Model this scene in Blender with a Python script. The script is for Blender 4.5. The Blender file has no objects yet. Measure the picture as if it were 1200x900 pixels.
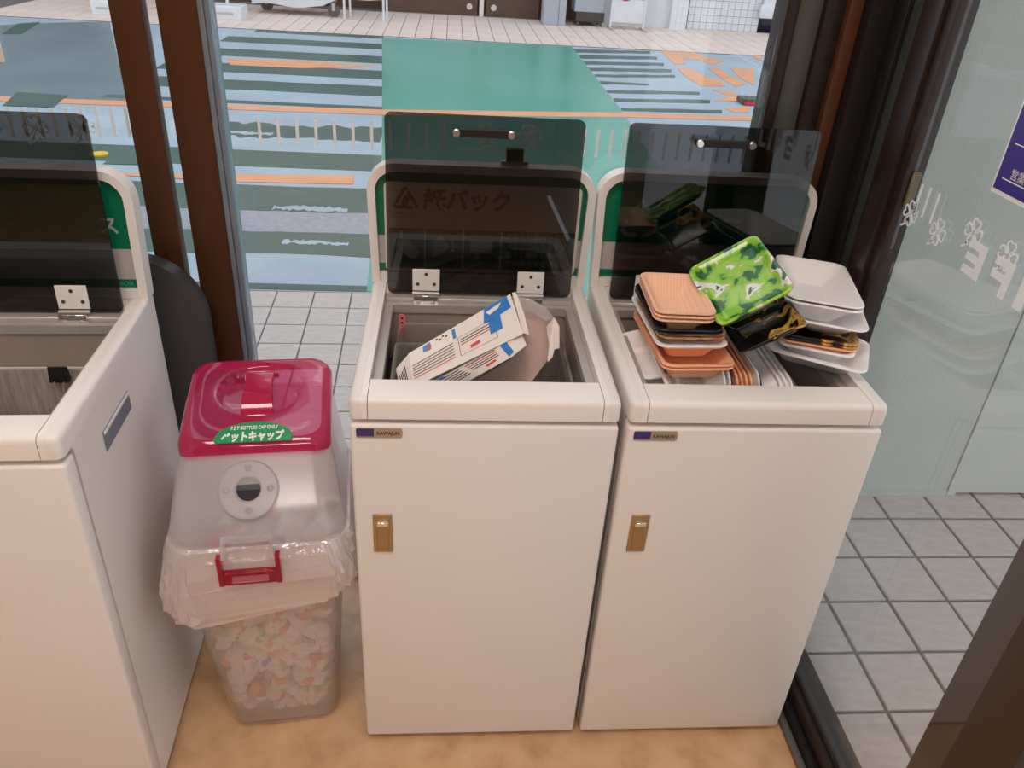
import bpy, bmesh, math, random
import numpy as np
from mathutils import Vector, Matrix
rnd = random.Random(7)
R = math.radians
COL = bpy.context.scene.collection
SC = bpy.context.scene

# ------------------------------------------------------------------ camera
FPX, PITCH, YAW, ROLL = 929.53, 0.5382, 0.0987, 0.0669
CAM = Vector((0.1447, -1.0214, 1.4588))
_f = Vector((math.sin(YAW)*math.cos(PITCH), math.cos(YAW)*math.cos(PITCH), -math.sin(PITCH)))
_r0 = Vector((math.cos(YAW), -math.sin(YAW), 0)); _u0 = _r0.cross(_f)
_r = _r0*math.cos(ROLL) + _u0*math.sin(ROLL); _u = -_r0*math.sin(ROLL) + _u0*math.cos(ROLL)
cam = bpy.data.cameras.new('camera'); cam.sensor_width = 36; cam.lens = FPX/1200*36
cam.clip_start = 0.02; cam.clip_end = 200
camo = bpy.data.objects.new('camera', cam); COL.objects.link(camo)
camo.matrix_world = Matrix(((_r.x, _u.x, -_f.x, CAM.x), (_r.y, _u.y, -_f.y, CAM.y), (_r.z, _u.z, -_f.z, CAM.z), (0, 0, 0, 1)))
SC.camera = camo
# ------------------------------------------------------------------ world, exposure
w = bpy.data.worlds.new('overcast_sky'); SC.world = w; w.use_nodes = True
bg = w.node_tree.nodes['Background']; bg.inputs[0].default_value = (0.90, 0.93, 1.0, 1); bg.inputs[1].default_value = 1.45
SC.view_settings.view_transform = 'Standard'; SC.view_settings.look = 'None'
SC.view_settings.exposure = 0.0; SC.view_settings.gamma = 1.0; SC.view_settings.use_curve_mapping = False
SC.cycles.transparent_max_bounces = 32
LAMP_STRENGTH = 13.6

# ------------------------------------------------------------------ pixel to point (1200x900 photograph)
def ray(px, py): return _f + _r*((px-600)/FPX) + _u*((450-py)/FPX)
def onz(px, py, z=0.0):
    d = ray(px, py); return CAM + d*((z-CAM.z)/d.z)
def ony(px, py, y):
    d = ray(px, py); return CAM + d*((y-CAM.y)/d.y)
def onx(px, py, x):
    d = ray(px, py); return CAM + d*((x-CAM.x)/d.x)

# ------------------------------------------------------------------ materials
def lin(c):
    return tuple(((v/255)/12.92 if v/255 <= .04045 else ((v/255+.055)/1.055)**2.4) for v in c) + (1.0,)
MATS = {}
def mat(name, rgb, rough=.5, metal=0., var=.06, scale=8., bump=0., bscale=200., spec=.5, coat=0.):
    if name in MATS: return MATS[name]
    m = bpy.data.materials.new(name); m.use_nodes = True; nt = m.node_tree; b = nt.nodes['Principled BSDF']
    c = lin(rgb)
    b.inputs['Roughness'].default_value = rough; b.inputs['Metallic'].default_value = metal
    b.inputs['Specular IOR Level'].default_value = spec; b.inputs['Coat Weight'].default_value = coat
    tc = nt.nodes.new('ShaderNodeTexCoord')
    n = nt.nodes.new('ShaderNodeTexNoise'); n.inputs['Scale'].default_value = scale; n.inputs['Detail'].default_value = 4
    nt.links.new(tc.outputs['Object'], n.inputs['Vector'])
    r = nt.nodes.new('ShaderNodeValToRGB')
    r.color_ramp.elements[0].position = .3; r.color_ramp.elements[1].position = .7
    r.color_ramp.elements[0].color = tuple(v*(1-var) for v in c[:3]) + (1,)
    r.color_ramp.elements[1].color = tuple(min(1, v*(1+var*.5)) for v in c[:3]) + (1,)
    nt.links.new(n.outputs['Fac'], r.inputs['Fac']); nt.links.new(r.outputs['Color'], b.inputs['Base Color'])
    if bump:
        n2 = nt.nodes.new('ShaderNodeTexNoise'); n2.inputs['Scale'].default_value = bscale; n2.inputs['Detail'].default_value = 3
        nt.links.new(tc.outputs['Object'], n2.inputs['Vector'])
        bp = nt.nodes.new('ShaderNodeBump'); bp.inputs['Strength'].default_value = bump; bp.inputs['Distance'].default_value = .002
        nt.links.new(n2.outputs['Fac'], bp.inputs['Height']); nt.links.new(bp.outputs['Normal'], b.inputs['Normal'])
    MATS[name] = m; return m

def clear(name, tint, f0=.04, rough=0., haze=0., hazecol=(255, 255, 255), bump=0., bscale=30., spec=1.0):
    """thin clear sheet: see-through with a tint, mirror gloss that grows at grazing angles, optional milky haze"""
    if name in MATS: return MATS[name]
    m = bpy.data.materials.new(name); m.use_nodes = True; nt = m.node_tree; N = nt.nodes; L = nt.links
    N.remove(N['Principled BSDF']); out = N['Material Output']
    t = N.new('ShaderNodeBsdfTransparent'); t.inputs[0].default_value = tuple(tint) + (1,)
    g = N.new('ShaderNodeBsdfGlossy'); g.inputs['Roughness'].default_value = rough; g.inputs['Color'].default_value = (1, 1, 1, 1)
    lw = N.new('ShaderNodeLayerWeight'); lw.inputs['Blend'].default_value = .5
    p = N.new('ShaderNodeMath'); p.operation = 'POWER'; p.inputs[1].default_value = 5
    ma = N.new('ShaderNodeMath'); ma.operation = 'MULTIPLY_ADD'; ma.inputs[1].default_value = (1-f0)*spec; ma.inputs[2].default_value = f0
    L.new(lw.outputs['Facing'], p.inputs[0]); L.new(p.outputs[0], ma.inputs[0])
    base = t
    if haze:
        d = N.new('ShaderNodeBsdfDiffuse'); d.inputs[0].default_value = lin(hazecol)
        tr = N.new('ShaderNodeBsdfTranslucent'); tr.inputs[0].default_value = lin(hazecol)
        dm = N.new('ShaderNodeMixShader'); dm.inputs[0].default_value = .22
        L.new(d.outputs[0], dm.inputs[1]); L.new(tr.outputs[0], dm.inputs[2])
        hm = N.new('ShaderNodeMixShader'); hm.inputs[0].default_value = haze
        L.new(t.outputs[0], hm.inputs[1]); L.new(dm.outputs[0], hm.inputs[2]); base = hm
    mx = N.new('ShaderNodeMixShader'); L.new(ma.outputs[0], mx.inputs[0]); L.new(base.outputs[0], mx.inputs[1]); L.new(g.outputs[0], mx.inputs[2])
    if bump:
        tc = N.new('ShaderNodeTexCoord'); n = N.new('ShaderNodeTexNoise'); n.inputs['Scale'].default_value = bscale; n.inputs['Detail'].default_value = 3
        L.new(tc.outputs['Object'], n.inputs['Vector'])
        b = N.new('ShaderNodeBump'); b.inputs['Strength'].default_value = bump; b.inputs['Distance'].default_value = .01
        L.new(n.outputs['Fac'], b.inputs['Height']); L.new(b.outputs['Normal'], g.inputs['Normal'])
    L.new(mx.outputs[0], out.inputs['Surface']); MATS[name] = m; return m

def ramp_mat(name, stops, scale, rough=.35, detail=4, wave=None, distort=0., vec=(1, 1, 1), grad=0.):
    """procedural print: noise or wave mapped to a list of (position, rgb)"""
    if name in MATS: return MATS[name]
    m = bpy.data.materials.new(name); m.use_nodes = True; nt = m.node_tree; N = nt.nodes; L = nt.links
    b = N['Principled BSDF']; b.inputs['Roughness'].default_value = rough
    tc = N.new('ShaderNodeTexCoord'); mp = N.new('ShaderNodeMapping'); mp.inputs['Scale'].default_value = vec
    L.new(tc.outputs['Object'], mp.inputs['Vector'])
    if wave:
        n = N.new('ShaderNodeTexWave'); n.inputs['Scale'].default_value = scale; n.inputs['Distortion'].default_value = distort; n.inputs['Detail'].default_value = 2
        n.bands_direction = wave
    else:
        n = N.new('ShaderNodeTexNoise'); n.inputs['Scale'].default_value = scale; n.inputs['Detail'].default_value = detail; n.inputs['Distortion'].default_value = distort
    L.new(mp.outputs[0], n.inputs['Vector'])
    r = N.new('ShaderNodeValToRGB'); cr = r.color_ramp
    while len(cr.elements) < len(stops): cr.elements.new(.5)
    for e, (p, c) in zip(cr.elements, stops): e.position = p; e.color = lin(c)
    fac = n.outputs['Fac']
    if grad:
        sx = N.new('ShaderNodeSeparateXYZ'); L.new(tc.outputs['Object'], sx.inputs[0])
        ad = N.new('ShaderNodeMath'); ad.operation = 'MULTIPLY_ADD'; ad.inputs[1].default_value = grad
        L.new(sx.outputs['X'], ad.inputs[0]); L.new(fac, ad.inputs[2]); fac = ad.outputs[0]
    L.new(fac, r.inputs['Fac']); L.new(r.outputs['Color'], b.inputs['Base Color'])
    MATS[name] = m; return m

def emit(name, rgb, s):
    m = bpy.data.materials.new(name); m.use_nodes = True; nt = m.node_tree
    nt.nodes.remove(nt.nodes['Principled BSDF']); e = nt.nodes.new('ShaderNodeEmission')
    e.inputs[0].default_value = lin(rgb); e.inputs[1].default_value = s
    nt.links.new(e.outputs[0], nt.nodes['Material Output'].inputs['Surface']); return m

M_WHITE = mat('white_powder_coat', (233, 228, 222), .38, var=.02, scale=3)
M_WHITE2 = mat('white_rail', (238, 233, 227), .3, var=.02, scale=3)
M_FLOOR = ramp_mat('beige_vinyl', [(.25, (178, 140, 100)), (.5, (203, 165, 124)), (.75, (214, 180, 140))], 14, .35, 8)
M_STEEL = ramp_mat('brushed_steel', [(.3, (176, 168, 158)), (.7, (214, 206, 196))], 30, .35, 3, vec=(6, 6, .6)); M_STEEL.node_tree.nodes['Principled BSDF'].inputs['Metallic'].default_value = .35
M_INNER = mat('grey_brown_inner_steel', (172, 158, 146), .45, .2, scale=20)
M_ALU = mat('dull_aluminium', (196, 192, 186), .4, .4, scale=40)
M_BROWN = mat('brown_anodised_frame', (84, 50, 28), .42, .15, var=.12, scale=5, spec=.35)
M_DBROWN = mat('dark_brown_frame', (44, 32, 26), .4, .1, var=.12, scale=5)
M_BLACK = mat('black_metal', (26, 24, 24), .4)
M_GASKET = mat('black_rubber_gasket', (22, 22, 24), .6)
M_GREYF = mat('grey_anodised_strip', (136, 150, 164), .35, .5, scale=10)
M_GREEN = mat('green_sign_face', (0, 122, 86), .35, var=.04)
M_BAND = mat('pale_grey_band', (196, 192, 186), .4, var=.03)
M_PAPER = mat('poster_paper', (228, 222, 212), .55, var=.02)
M_INK = mat('black_ink', (26, 24, 24), .6)
M_PRINTG = mat('poster_green_ink', (12, 84, 58), .5)
M_PALEINK = mat('pale_ink', (214, 212, 200), .6)
M_LIGHTGREEN = mat('light_green_ink', (96, 176, 146), .5)
M_WINK = mat('white_ink', (240, 240, 236), .5)
M_SMOKE = clear('smoked_acrylic', (.385, .375, .37), .045, 0.0)
M_GLASS = clear('window_glass', (.965, .97, .97), .045)
M_PLASTIC = clear('clear_plastic', (.955, .955, .965), .035, .16, haze=.29, hazecol=(244, 238, 240))
M_BODYPL = clear('cloudy_clear_plastic', (.96, .955, .95), .045, .12, haze=.16, hazecol=(250, 238, 232))
M_BAG = clear('milky_bag_film', (.97, .965, .96), .13, .05, haze=.40, hazecol=(252, 242, 240), bump=1.0, bscale=46)
M_INBAG = clear('thin_bag_film', (.975, .97, .97), .05, .12, haze=.23, hazecol=(252, 242, 236), bump=1.0, bscale=38)
M_MAGENTA = clear('magenta_clear_plastic', (.88, .34, .52), .05, .03, haze=.46, hazecol=(222, 52, 112))
M_BUCKLE = clear('red_clear_plastic', (.70, .06, .2), .05, .05, haze=.5, hazecol=(190, 8, 62))
M_LABEL = mat('green_label', (26, 150, 84), .3, var=.03)
M_FOAM = mat('white_foam', (251, 249, 248), .35, var=.02, bump=.1, bscale=600)
M_SALMON = ramp_mat('salmon_wood_print', [(.2, (246, 194, 160)), (.8, (250, 204, 172))], 55, .4, wave='X', distort=1.2)
M_ORANGE = ramp_mat('orange_wood_print', [(.2, (250, 178, 134)), (.8, (252, 190, 148))], 55, .4, wave='X', distort=1.2)
M_TAN = ramp_mat('tan_bamboo_print', [(.35, (214, 160, 92)), (.55, (240, 200, 140)), (.66, (214, 92, 60)), (.75, (244, 214, 160))], 26, .4)
M_BLKTRAY = mat('black_foam', (24, 22, 22), .3, var=.1)
M_LEAF = ramp_mat('green_leaf_print', [(.34, (16, 84, 36)), (.42, (34, 116, 44)), (.435, (120, 186, 36)), (.53, (158, 208, 62)), (.565, (140, 196, 48)), (.575, (226, 226, 218)), (.64, (234, 232, 228)), (.65, (24, 100, 42))], 24, .14, 5, distort=.5)
M_GOLD = ramp_mat('black_gold_print', [(.45, (14, 12, 11)), (.545, (24, 19, 14)), (.56, (120, 76, 28)), (.585, (206, 152, 66)), (.63, (236, 200, 120)), (.67, (150, 96, 40)), (.70, (224, 180, 96)), (.80, (130, 84, 34))], 24, .14, 6, distort=.6, grad=2.4)
M_CARTON = mat('carton_print_white', (236, 228, 220), .4, var=.02)
M_CARTIN = mat('carton_inside', (196, 172, 160), .6, var=.05)
M_BLUE = mat('carton_blue', (40, 124, 200), .4)
M_RED = mat('red_ink', (214, 70, 70), .5)
M_NAVY = mat('navy_badge', (62, 52, 116), .3)
M_BADGE = mat('champagne_badge', (186, 172, 152), .35, .5)
M_LATCH = mat('bronze_latch', (176, 150, 112), .38, .55, scale=30)
M_LATCHIN = mat('bronze_lever', (170, 140, 98), .35, .5, scale=30)
M_CHROME = mat('bright_chrome', (232, 230, 228), .15, .9)
M_SCREW = mat('dark_screw', (96, 78, 66), .4, .6)
M_PINK = mat('pink_plastic', (232, 120, 128), .4)
M_DGREY = mat('dark_grey_plastic', (62, 60, 60), .42, var=.1)
M_TILE = ramp_mat('grey_stone_tile', [(.3, (178, 170, 166)), (.7, (196, 187, 182))], 22, .5, 8, vec=(1, 2.5, 1))
M_TILEFAR = ramp_mat('pink_beige_paver', [(.3, (214, 196, 184)), (.7, (226, 210, 202))], 3, .6, 5)
M_GROUT = mat('grey_grout', (104, 104, 102), .8)
M_ROAD = ramp_mat('blue_grey_road', [(.3, (150, 170, 184)), (.7, (164, 184, 196))], 1.4, .5, 6)
M_RGREEN = ramp_mat('worn_green_paint', [(.3, (54, 84, 76)), (.7, (64, 96, 88))], 2.2, .45, 6)
M_PGREEN = ramp_mat('bright_green_paint', [(.3, (70, 150, 130)), (.7, (84, 160, 142))], .8, .3, 6)
M_RORANGE = ramp_mat('orange_road_paint', [(.3, (212, 146, 102)), (.7, (226, 164, 122))], 4, .5, 6)
M_STUCCO = mat('pale_green_stucco', (186, 192, 184), .8, var=.05, scale=6, bump=.5, bscale=120)
M_PANEL = mat('pale_green_panel', (194, 202, 196), .6, var=.03)
M_DECAL = mat('frosted_white_decal', (232, 238, 242), .6, var=.02)
M_PURPLE = mat('purple_sticker', (66, 54, 140), .35, var=.05)
M_OWHITE = mat('outdoor_white_paint', (222, 226, 230), .5)
M_OGREY = mat('outdoor_grey_metal', (176, 186, 196), .45)
M_OBROWN = mat('storefront_brown', (86, 62, 48), .5, var=.15)
M_RUBBER = mat('castor_rubber', (96, 92, 88), .6)
M_ROOM = mat('dim_room_wall', (140, 124, 108), .8, var=.1)
M_CEIL = mat('ceiling_white', (226, 222, 214), .8)
M_YELLOW = mat('yellow_plastic', (228, 190, 40), .5)

# ------------------------------------------------------------------ mesh helpers
def link(name, me, m, parent=None, smooth=None):
    o = bpy.data.objects.new(name, me); COL.objects.link(o)
    if m is not None:
        for k in (m if isinstance(m, (list, tuple)) else [m]): me.materials.append(k)
    if parent is not None: o.parent = parent
    if smooth is not None:
        me.shade_smooth(); me.set_sharp_from_angle(angle=R(smooth))
    return o
def obj(name, bm, m, parent=None, smooth=None):
    bmesh.ops.recalc_face_normals(bm, faces=bm.faces[:])
    me = bpy.data.meshes.new(name); bm.to_mesh(me); bm.free(); return link(name, me, m, parent, smooth)
def bbox(bm, x0, x1, y0, y1, z0, z1):
    v = [bm.verts.new((x, y, z)) for z in (z0, z1) for y in (y0, y1) for x in (x0, x1)]
    for f in ((0, 1, 3, 2), (4, 6, 7, 5), (0, 4, 5, 1), (2, 3, 7, 6), (0, 2, 6, 4), (1, 5, 7, 3)): bm.faces.new([v[i] for i in f])
    return v
def box(name, x0, x1, y0, y1, z0, z1, m, parent=None, bev=0., seg=3):
    bm = bmesh.new(); bbox(bm, x0, x1, y0, y1, z0, z1)
    if bev: bmesh.ops.bevel(bm, geom=bm.edges[:], offset=bev, segments=seg, affect='EDGES', profile=.5)
    return obj(name, bm, m, parent, 40 if bev else None)
def rrect(hx, hy, r, n=6, cx=0., cy=0.):
    pts = []
    for (sx, sy, a0) in ((1, 1, 0), (-1, 1, 90), (-1, -1, 180), (1, -1, 270)):
        for i in range(n+1):
            a = R(a0 + 90*i/n); pts.append((cx + sx*(hx-r) + r*math.cos(a), cy + sy*(hy-r) + r*math.sin(a)))
    return pts
def loft(bm, loops, cap0=False, cap1=False, closed=True):
    rows = [[bm.verts.new(p) for p in lp] for lp in loops]; n = len(rows[0])
    for a, b in zip(rows, rows[1:]):
        for i in range(n if closed else n-1):
            j = (i+1) % n; bm.faces.new((a[i], a[j], b[j], b[i]))
    if cap0: bm.faces.new(rows[0][::-1])
    if cap1: bm.faces.new(rows[-1])
    return rows
def prism(bm, pts, y0, y1, axis='y'):
    """polygon pts in (a,b) extruded along axis"""
    def P(a, b, t): return {'y': (a, t, b), 'z': (a, b, t), 'x': (t, a, b)}[axis]
    loft(bm, [[P(a, b, y0) for a, b in pts], [P(a, b, y1) for a, b in pts]], True, True)
def ring_prism(bm, outer, inner, t0, t1, axis='y'):
    def P(q, t): return {'y': (q[0], t, q[1]), 'z': (q[0], q[1], t), 'x': (t, q[0], q[1])}[axis]
    n = len(outer)
    O0 = [bm.verts.new(P(q, t0)) for q in outer]; O1 = [bm.verts.new(P(q, t1)) for q in outer]
    I0 = [bm.verts.new(P(q, t0)) for q in inner]; I1 = [bm.verts.new(P(q, t1)) for q in inner]
    for i in range(n):
        j = (i+1) % n
        bm.faces.new((O0[i], O0[j], O1[j], O1[i])); bm.faces.new((I0[i], I1[i], I1[j], I0[j]))
        bm.faces.new((O0[i], I0[i], I0[j], O0[j])); bm.faces.new((O1[i], O1[j], I1[j], I1[i]))
def cyl(bm, c, r, h, axis='z', n=20, r2=None):
    r2 = r if r2 is None else r2
    def P(a, rr, t):
        u, v = rr*math.cos(a), rr*math.sin(a)
        return {'z': (c[0]+u, c[1]+v, c[2]+t), 'y': (c[0]+u, c[1]+t, c[2]+v), 'x': (c[0]+t, c[1]+u, c[2]+v)}[axis]
    loft(bm, [[P(2*math.pi*i/n, r, 0) for i in range(n)], [P(2*math.pi*i/n, r2, h) for i in range(n)]], True, True)
def tube(bm, pts, r, n=8, closed=False):
    pts = [Vector(p) for p in pts]; loops = []
    for i, p in enumerate(pts):
        a = pts[i-1] if i else p; b = pts[i+1] if i < len(pts)-1 else p
        t = (b-a).normalized(); s = t.cross(Vector((0, 0, 1)) if abs(t.z) < .9 else Vector((1, 0, 0))).normalized(); q = t.cross(s)
        loops.append([p + s*(r*math.cos(2*math.pi*k/n)) + q*(r*math.sin(2*math.pi*k/n)) for k in range(n)])
    loft(bm, loops, True, True)
def sheet(name, quads, m, parent=None, th=.0008, smooth=None):
    """polygons (lists of points) thickened along their normal"""
    bm = bmesh.new()
    for q in quads:
        q = [Vector(p) for p in q]; nn = Vector()
        for i in range(len(q)): nn += (q[i]-q[0]).cross(q[(i+1) % len(q)]-q[0])
        nn.normalize()
        loft(bm, [[p - nn*th*.5 for p in q], [p + nn*th*.5 for p in q]], True, True)
    return obj(name, bm, m, parent, smooth)
def empty(name, loc, rz=0.):
    o = bpy.data.objects.new(name, None); COL.objects.link(o); o.location = loc; o.rotation_euler = (0, 0, rz); o.empty_display_size = .1
    return o
def tag(o, label=None, cat=None, group=None, kind=None):
    if label: o['label'] = label
    if cat: o['category'] = cat
    if group: o['group'] = group
    if kind: o['kind'] = kind
    return o
def S(o): o['kind'] = 'structure'; return o
FRONT = Matrix(((1, 0, 0), (0, 0, -1), (0, 1, 0)))          # text plane facing -y
def text(name, body, size, loc, m, parent, basis=FRONT, bold=0., th=.0003, align='LEFT', squash=1., mirror=False, width=None):
    c = bpy.data.curves.new(name, 'FONT'); c.body = body; c.size = size; c.offset = bold; c.extrude = th; c.align_x = align; c.resolution_u = 3
    t = bpy.data.objects.new('tmp', c); COL.objects.link(t)
    dg = bpy.context.evaluated_depsgraph_get(); me = bpy.data.meshes.new_from_object(t.evaluated_get(dg))
    bpy.data.objects.remove(t); bpy.data.curves.remove(c)
    xs = [v.co.x for v in me.vertices]
    k = squash if width is None else width/max(1e-6, max(xs)-min(xs))
    for v in me.vertices:
        x = v.co.x*k*(-1 if mirror else 1)
        v.co = basis @ Vector((x, v.co.y, v.co.z)) + Vector(loc)
    if mirror: me.flip_normals()
    me.materials.clear(); me.name = name
    return link(name, me, m, parent)

# ------------------------------------------------------------------ room shell
XG, YG = 0.925, 0.50                                          # right glass line, back glass line
S(box('floor', -4, .868, -4.2, .56, -.06, 0, M_FLOOR))
S(box('ceiling', -4, 2.8, -4.2, .62, 2.75, 2.85, M_CEIL))  # room ceiling; the unseen part over the porch is added, sized for shade
S(box('wall_front', -4, .93, -4.3, -4.2, -.06, 2.85, M_ROOM))
S(box('wall_left', -4.1, -4, -4.3, .6, -.06, 2.85, M_ROOM))
S(box('wall_right', .93, 1.03, -4.3, -1.7, -.06, 2.85, M_ROOM))
def ceiling_lamp(x, y, lx, ly, label):
    t = empty('ceiling_light', (x, y, 2.75)); tag(t, label, 'light', 'ceiling lights of the lobby')
    bm = bmesh.new(); ring_prism(bm, rrect(lx/2+.03, ly/2+.03, .02, 3), rrect(lx/2, ly/2, .005, 3), -.06, 0, 'z'); obj('housing', bm, M_OWHITE, t)
    box('diffuser', -lx/2, lx/2, -ly/2, ly/2, -.05, -.03, emit('warm_lamp', (255, 238, 227), LAMP_STRENGTH), t)
ceiling_lamp(-.15, -.95, 1.1, .5, 'long warm ceiling light nearest the bins')
ceiling_lamp(.1, -2.9, 1.3, .5, 'long warm ceiling light at the far end of the lobby')
ceiling_lamp(-2.6, -2.0, 1.2, .45, 'warm ceiling light over the left side of the lobby')

# ---- street, pavers, tiles
street = S(box('street', -9, 9, 2.17, 14, -.30, -.006, M_ROAD))
def paint(name, pts, m, z=-.004, th=.003):
    bm = bmesh.new(); prism(bm, pts, z-th, z, 'z'); return obj(name, bm, m, street)
def rect(x0, x1, y0, y1): return [(x0, y0), (x1, y0), (x1, y1), (x0, y1)]
def pxpoly(*q): return [tuple(onz(*p, -.004)[:2]) for p in q]
def ragged(x0, x1, y0, y1, n=14, j=.03, taper=0.):
    lo = [(x0 + (x1-x0)*i/n, y0 + rnd.uniform(-j, j)) for i in range(n+1)]
    hi = [(x1 - (x1-x0)*i/n + (taper if i == n else 0), y1 + rnd.uniform(-j, j)) for i in range(n+1)]
    return lo + hi
# big green crossing band
paint('green_band', [(-.20, 2.18), (1.46, 2.18), (1.66, 6.0), (1.70, 10.0), (-.70, 9.72), (-.40, 5.75), (-.30, 4.4)], M_PGREEN, -.0035)
# long orange line
paint('orange_line', [(-6, 5.35), (-1.7, 5.5), (-.38, 5.55), (1.65, 5.87), (5, 6.1), (5, 6.3), (1.65, 6.04), (-.38, 5.74), (-1.7, 5.66), (-6, 5.5)], M_RORANGE, -.002)
# left zebra, grey-green stripes between pale bars
XL = lambda y: -.30 - (y-4.4)*.075 if y > 4.4 else -.20 - (y-2.2)*.045
for (y0, y1, xl, jag) in [(9.68, 9.86, -2.25, 0), (8.84, 9.25, -2.45, 0), (7.91, 8.36, -2.35, 0), (7.04, 7.49, -2.6, 0), (6.27, 6.69, -2.6, .01), (5.74, 5.85, -2.6, 0), (4.37-.37, 4.37, -3.2, 0), (3.2, 3.62, -3.2, .02), (2.58, 2.87, -3.0, .015), (2.18, 2.24, -1.6, 0)]:
    paint('road_stripe', ragged(xl, XL(y0)+.005, y0, y1, 12, jag), M_RGREEN)
paint('road_stripe', ragged(-1.65, -.34, 4.72, 5.1, 22, .06), M_RGREEN)
paint('drain_strip', ragged(-1.9, -.25, 2.88, 3.19, 20, .02), ramp_mat('grey_drain_concrete', [(.3, (138, 142, 152)), (.7, (158, 160, 170))], 30, .6, 6), -.0042)
paint('worn_patch', ragged(-.80, -.40, 3.215, 3.275, 26, .022), M_ROAD, -.0028)
paint('worn_patch', ragged(-.66, -.34, 2.72, 2.76, 24, .018), M_ROAD, -.0028)
paint('worn_patch', ragged(-1.5, -1.1, 4.78, 4.84, 24, .022), M_ROAD, -.0028)
paint('orange_wedge', pxpoly((266, 69), (356, 71), (446, 78), (356, 80), (270, 76)), M_RORANGE, -.0025)
paint('orange_bar', pxpoly((276, 204), (415, 206), (414, 216), (276, 213)), M_RORANGE, -.0025)
# left pane markings
paint('road_stripe', pxpoly((20, 108), (80, 112), (62, 126), (3, 124)), M_RGREEN, -.0015)
paint('road_stripe', pxpoly((148, 174), (185, 176), (185, 194), (121, 192)), M_RGREEN, -.0015)
paint('road_stripe', pxpoly((20, 28), (47, 26), (25, 40), (2, 40)), M_RGREEN, -.0015)
paint('road_stripe', pxpoly((-20, 8), (70, 6), (30, 17), (-20, 16)), M_RGREEN, -.0015)
paint('orange_bar', pxpoly((140, 202), (240, 206), (240, 211), (150, 206)), M_RORANGE, -.0015)
paint('road_patch', pxpoly((-60, 32), (52, 27), (128, 25), (150, 120), (66, 116), (-60, 108)), ramp_mat('dull_blue_road', [(.3, (96, 116, 122)), (.7, (108, 128, 134))], 1.2, .5, 6), -.0045, .001)
# right zebra
for (a, b, r0, r1, s0, s1) in [(668, 735, 51.5, 54.5, 52, 54.5), (672, 762, 57.5, 61.5, 60, 62.5), (678, 770, 64.5, 68.5, 66.5, 69.5), (684, 778, 71.5, 75.5, 74, 77), (689, 787, 79, 83, 81, 84.5), (697, 791, 87, 90, 88, 91), (703, 760, 95, 98.5, 98, 100), (711, 820, 105.5, 109, 107.5, 111), (719, 832, 115, 119, 117, 121), (728, 846, 126.5, 130, 129, 133)]:
    pp = [(a + (b-a)*i/8, r0 + (s0-r0)*i/8 + rnd.uniform(-.3, .3)) for i in range(9)] + [(b - (b-a)*i/8, s1 + (r1-s1)*i/8 + rnd.uniform(-.3, .3)) for i in range(9)]
    paint('road_stripe', pxpoly(*pp), M_RGREEN)
for q in [[(771, 57), (786, 57), (796, 61), (816, 62), (830, 68), (848, 71), (836, 76), (818, 70), (800, 68), (803, 75), (792, 76)],
          [(866, 57), (893, 58), (893, 72), (884, 68)],
          [(794, 80), (812, 81), (826, 90), (844, 94), (850, 101), (822, 101), (806, 92)],
          [(830, 80), (843, 80), (856, 90), (874, 98), (862, 102), (846, 92)],
          [(856, 80), (884, 81), (884, 100), (868, 92)],
          [(834, 105), (856, 107), (874, 115), (873, 118), (836, 119), (856, 113)],
          [(849, 127), (878, 125), (878, 132), (860, 132)]]:
    paint('orange_letter_stroke', pxpoly(*q), M_RORANGE, -.0025)
# far pavers
S(box('sidewalk', -9, 9, 9.88, 13, -.30, -.001, M_GROUT))
sw = bpy.data.objects['sidewalk']
def paver_mesh(sx, sy, h, bev):
    bm = bmesh.new(); bbox(bm, -sx/2, sx/2, -sy/2, sy/2, -h, 0)
    bmesh.ops.bevel(bm, geom=[e for e in bm.edges if all(v.co.z > -h/2 for v in e.verts)], offset=bev, segments=1, affect='EDGES')
    me = bpy.data.meshes.new('paver'); bm.to_mesh(me); bm.free(); return me
me = paver_mesh(.195, 1.24, .02, .004); me.materials.append(M_TILEFAR)
for i in range(-27, 32):
    for j in range(2):
        o = bpy.data.objects.new('paver', me); COL.objects.link(o); o.parent = sw
        o.location = (i*.203, 10.51 + j*1.247, .006 + rnd.uniform(0, .002))
# near tiles behind the window and on the right
bed = S(box('pavement', -9, 2.45, .56, 2.17, -.30, -.006, M_GROUT))
bed2 = S(box('porch_pavement', .965, 3.2, -2.4, .56, -.30, -.006, M_GROUT))
tm = [paver_mesh(.1515, .1515, .012, .0018) for _ in range(1)][0]; tm.materials.append(M_TILE)
def tiles(bed_, x0, nx, y0, ny, p, a=0.):
    for i in range(nx):
        for j in range(ny):
            o = bpy.data.objects.new('tile', tm); COL.objects.link(o); o.parent = bed_
            x, y = x0 + (i+.5)*p, y0 + (j+.5)*p
            o.location = (x - a*(y-1.5), y + a*(x-0)*.6, rnd.uniform(-.0006, .0006)); o.rotation_euler = (0, 0, a + rnd.uniform(-.003, .003))
tiles(bed, -.241-.157*14, 21, 2.163-.157*10, 10, .157, .03)
tiles(bed2, 1.434-.157*3, 9, .698-.162*9, 9, .1605)
tiles(bed, 1.434-.157*3, 7, .698-.162*9+.1605*9, 1, .1605)

# ---- stucco wall and flush panel on the right
sy = .79
wl = S(box('wall_back', .965, 1.672, sy, sy+.16, -.02, 3.2, M_STUCCO))
S(box('wall_side', 1.706, 3.2, sy+.004, sy+.16, .008, 3.2, M_PANEL))
S(box('trim_1', 1.674, 1.704, sy-.003, sy+.15, 0, 3.2, M_PANEL, bev=.002, seg=1))
S(box('baseboard_back', .965, 1.672, sy-.004, sy-.0005, -.005, .02, M_STUCCO))

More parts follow.
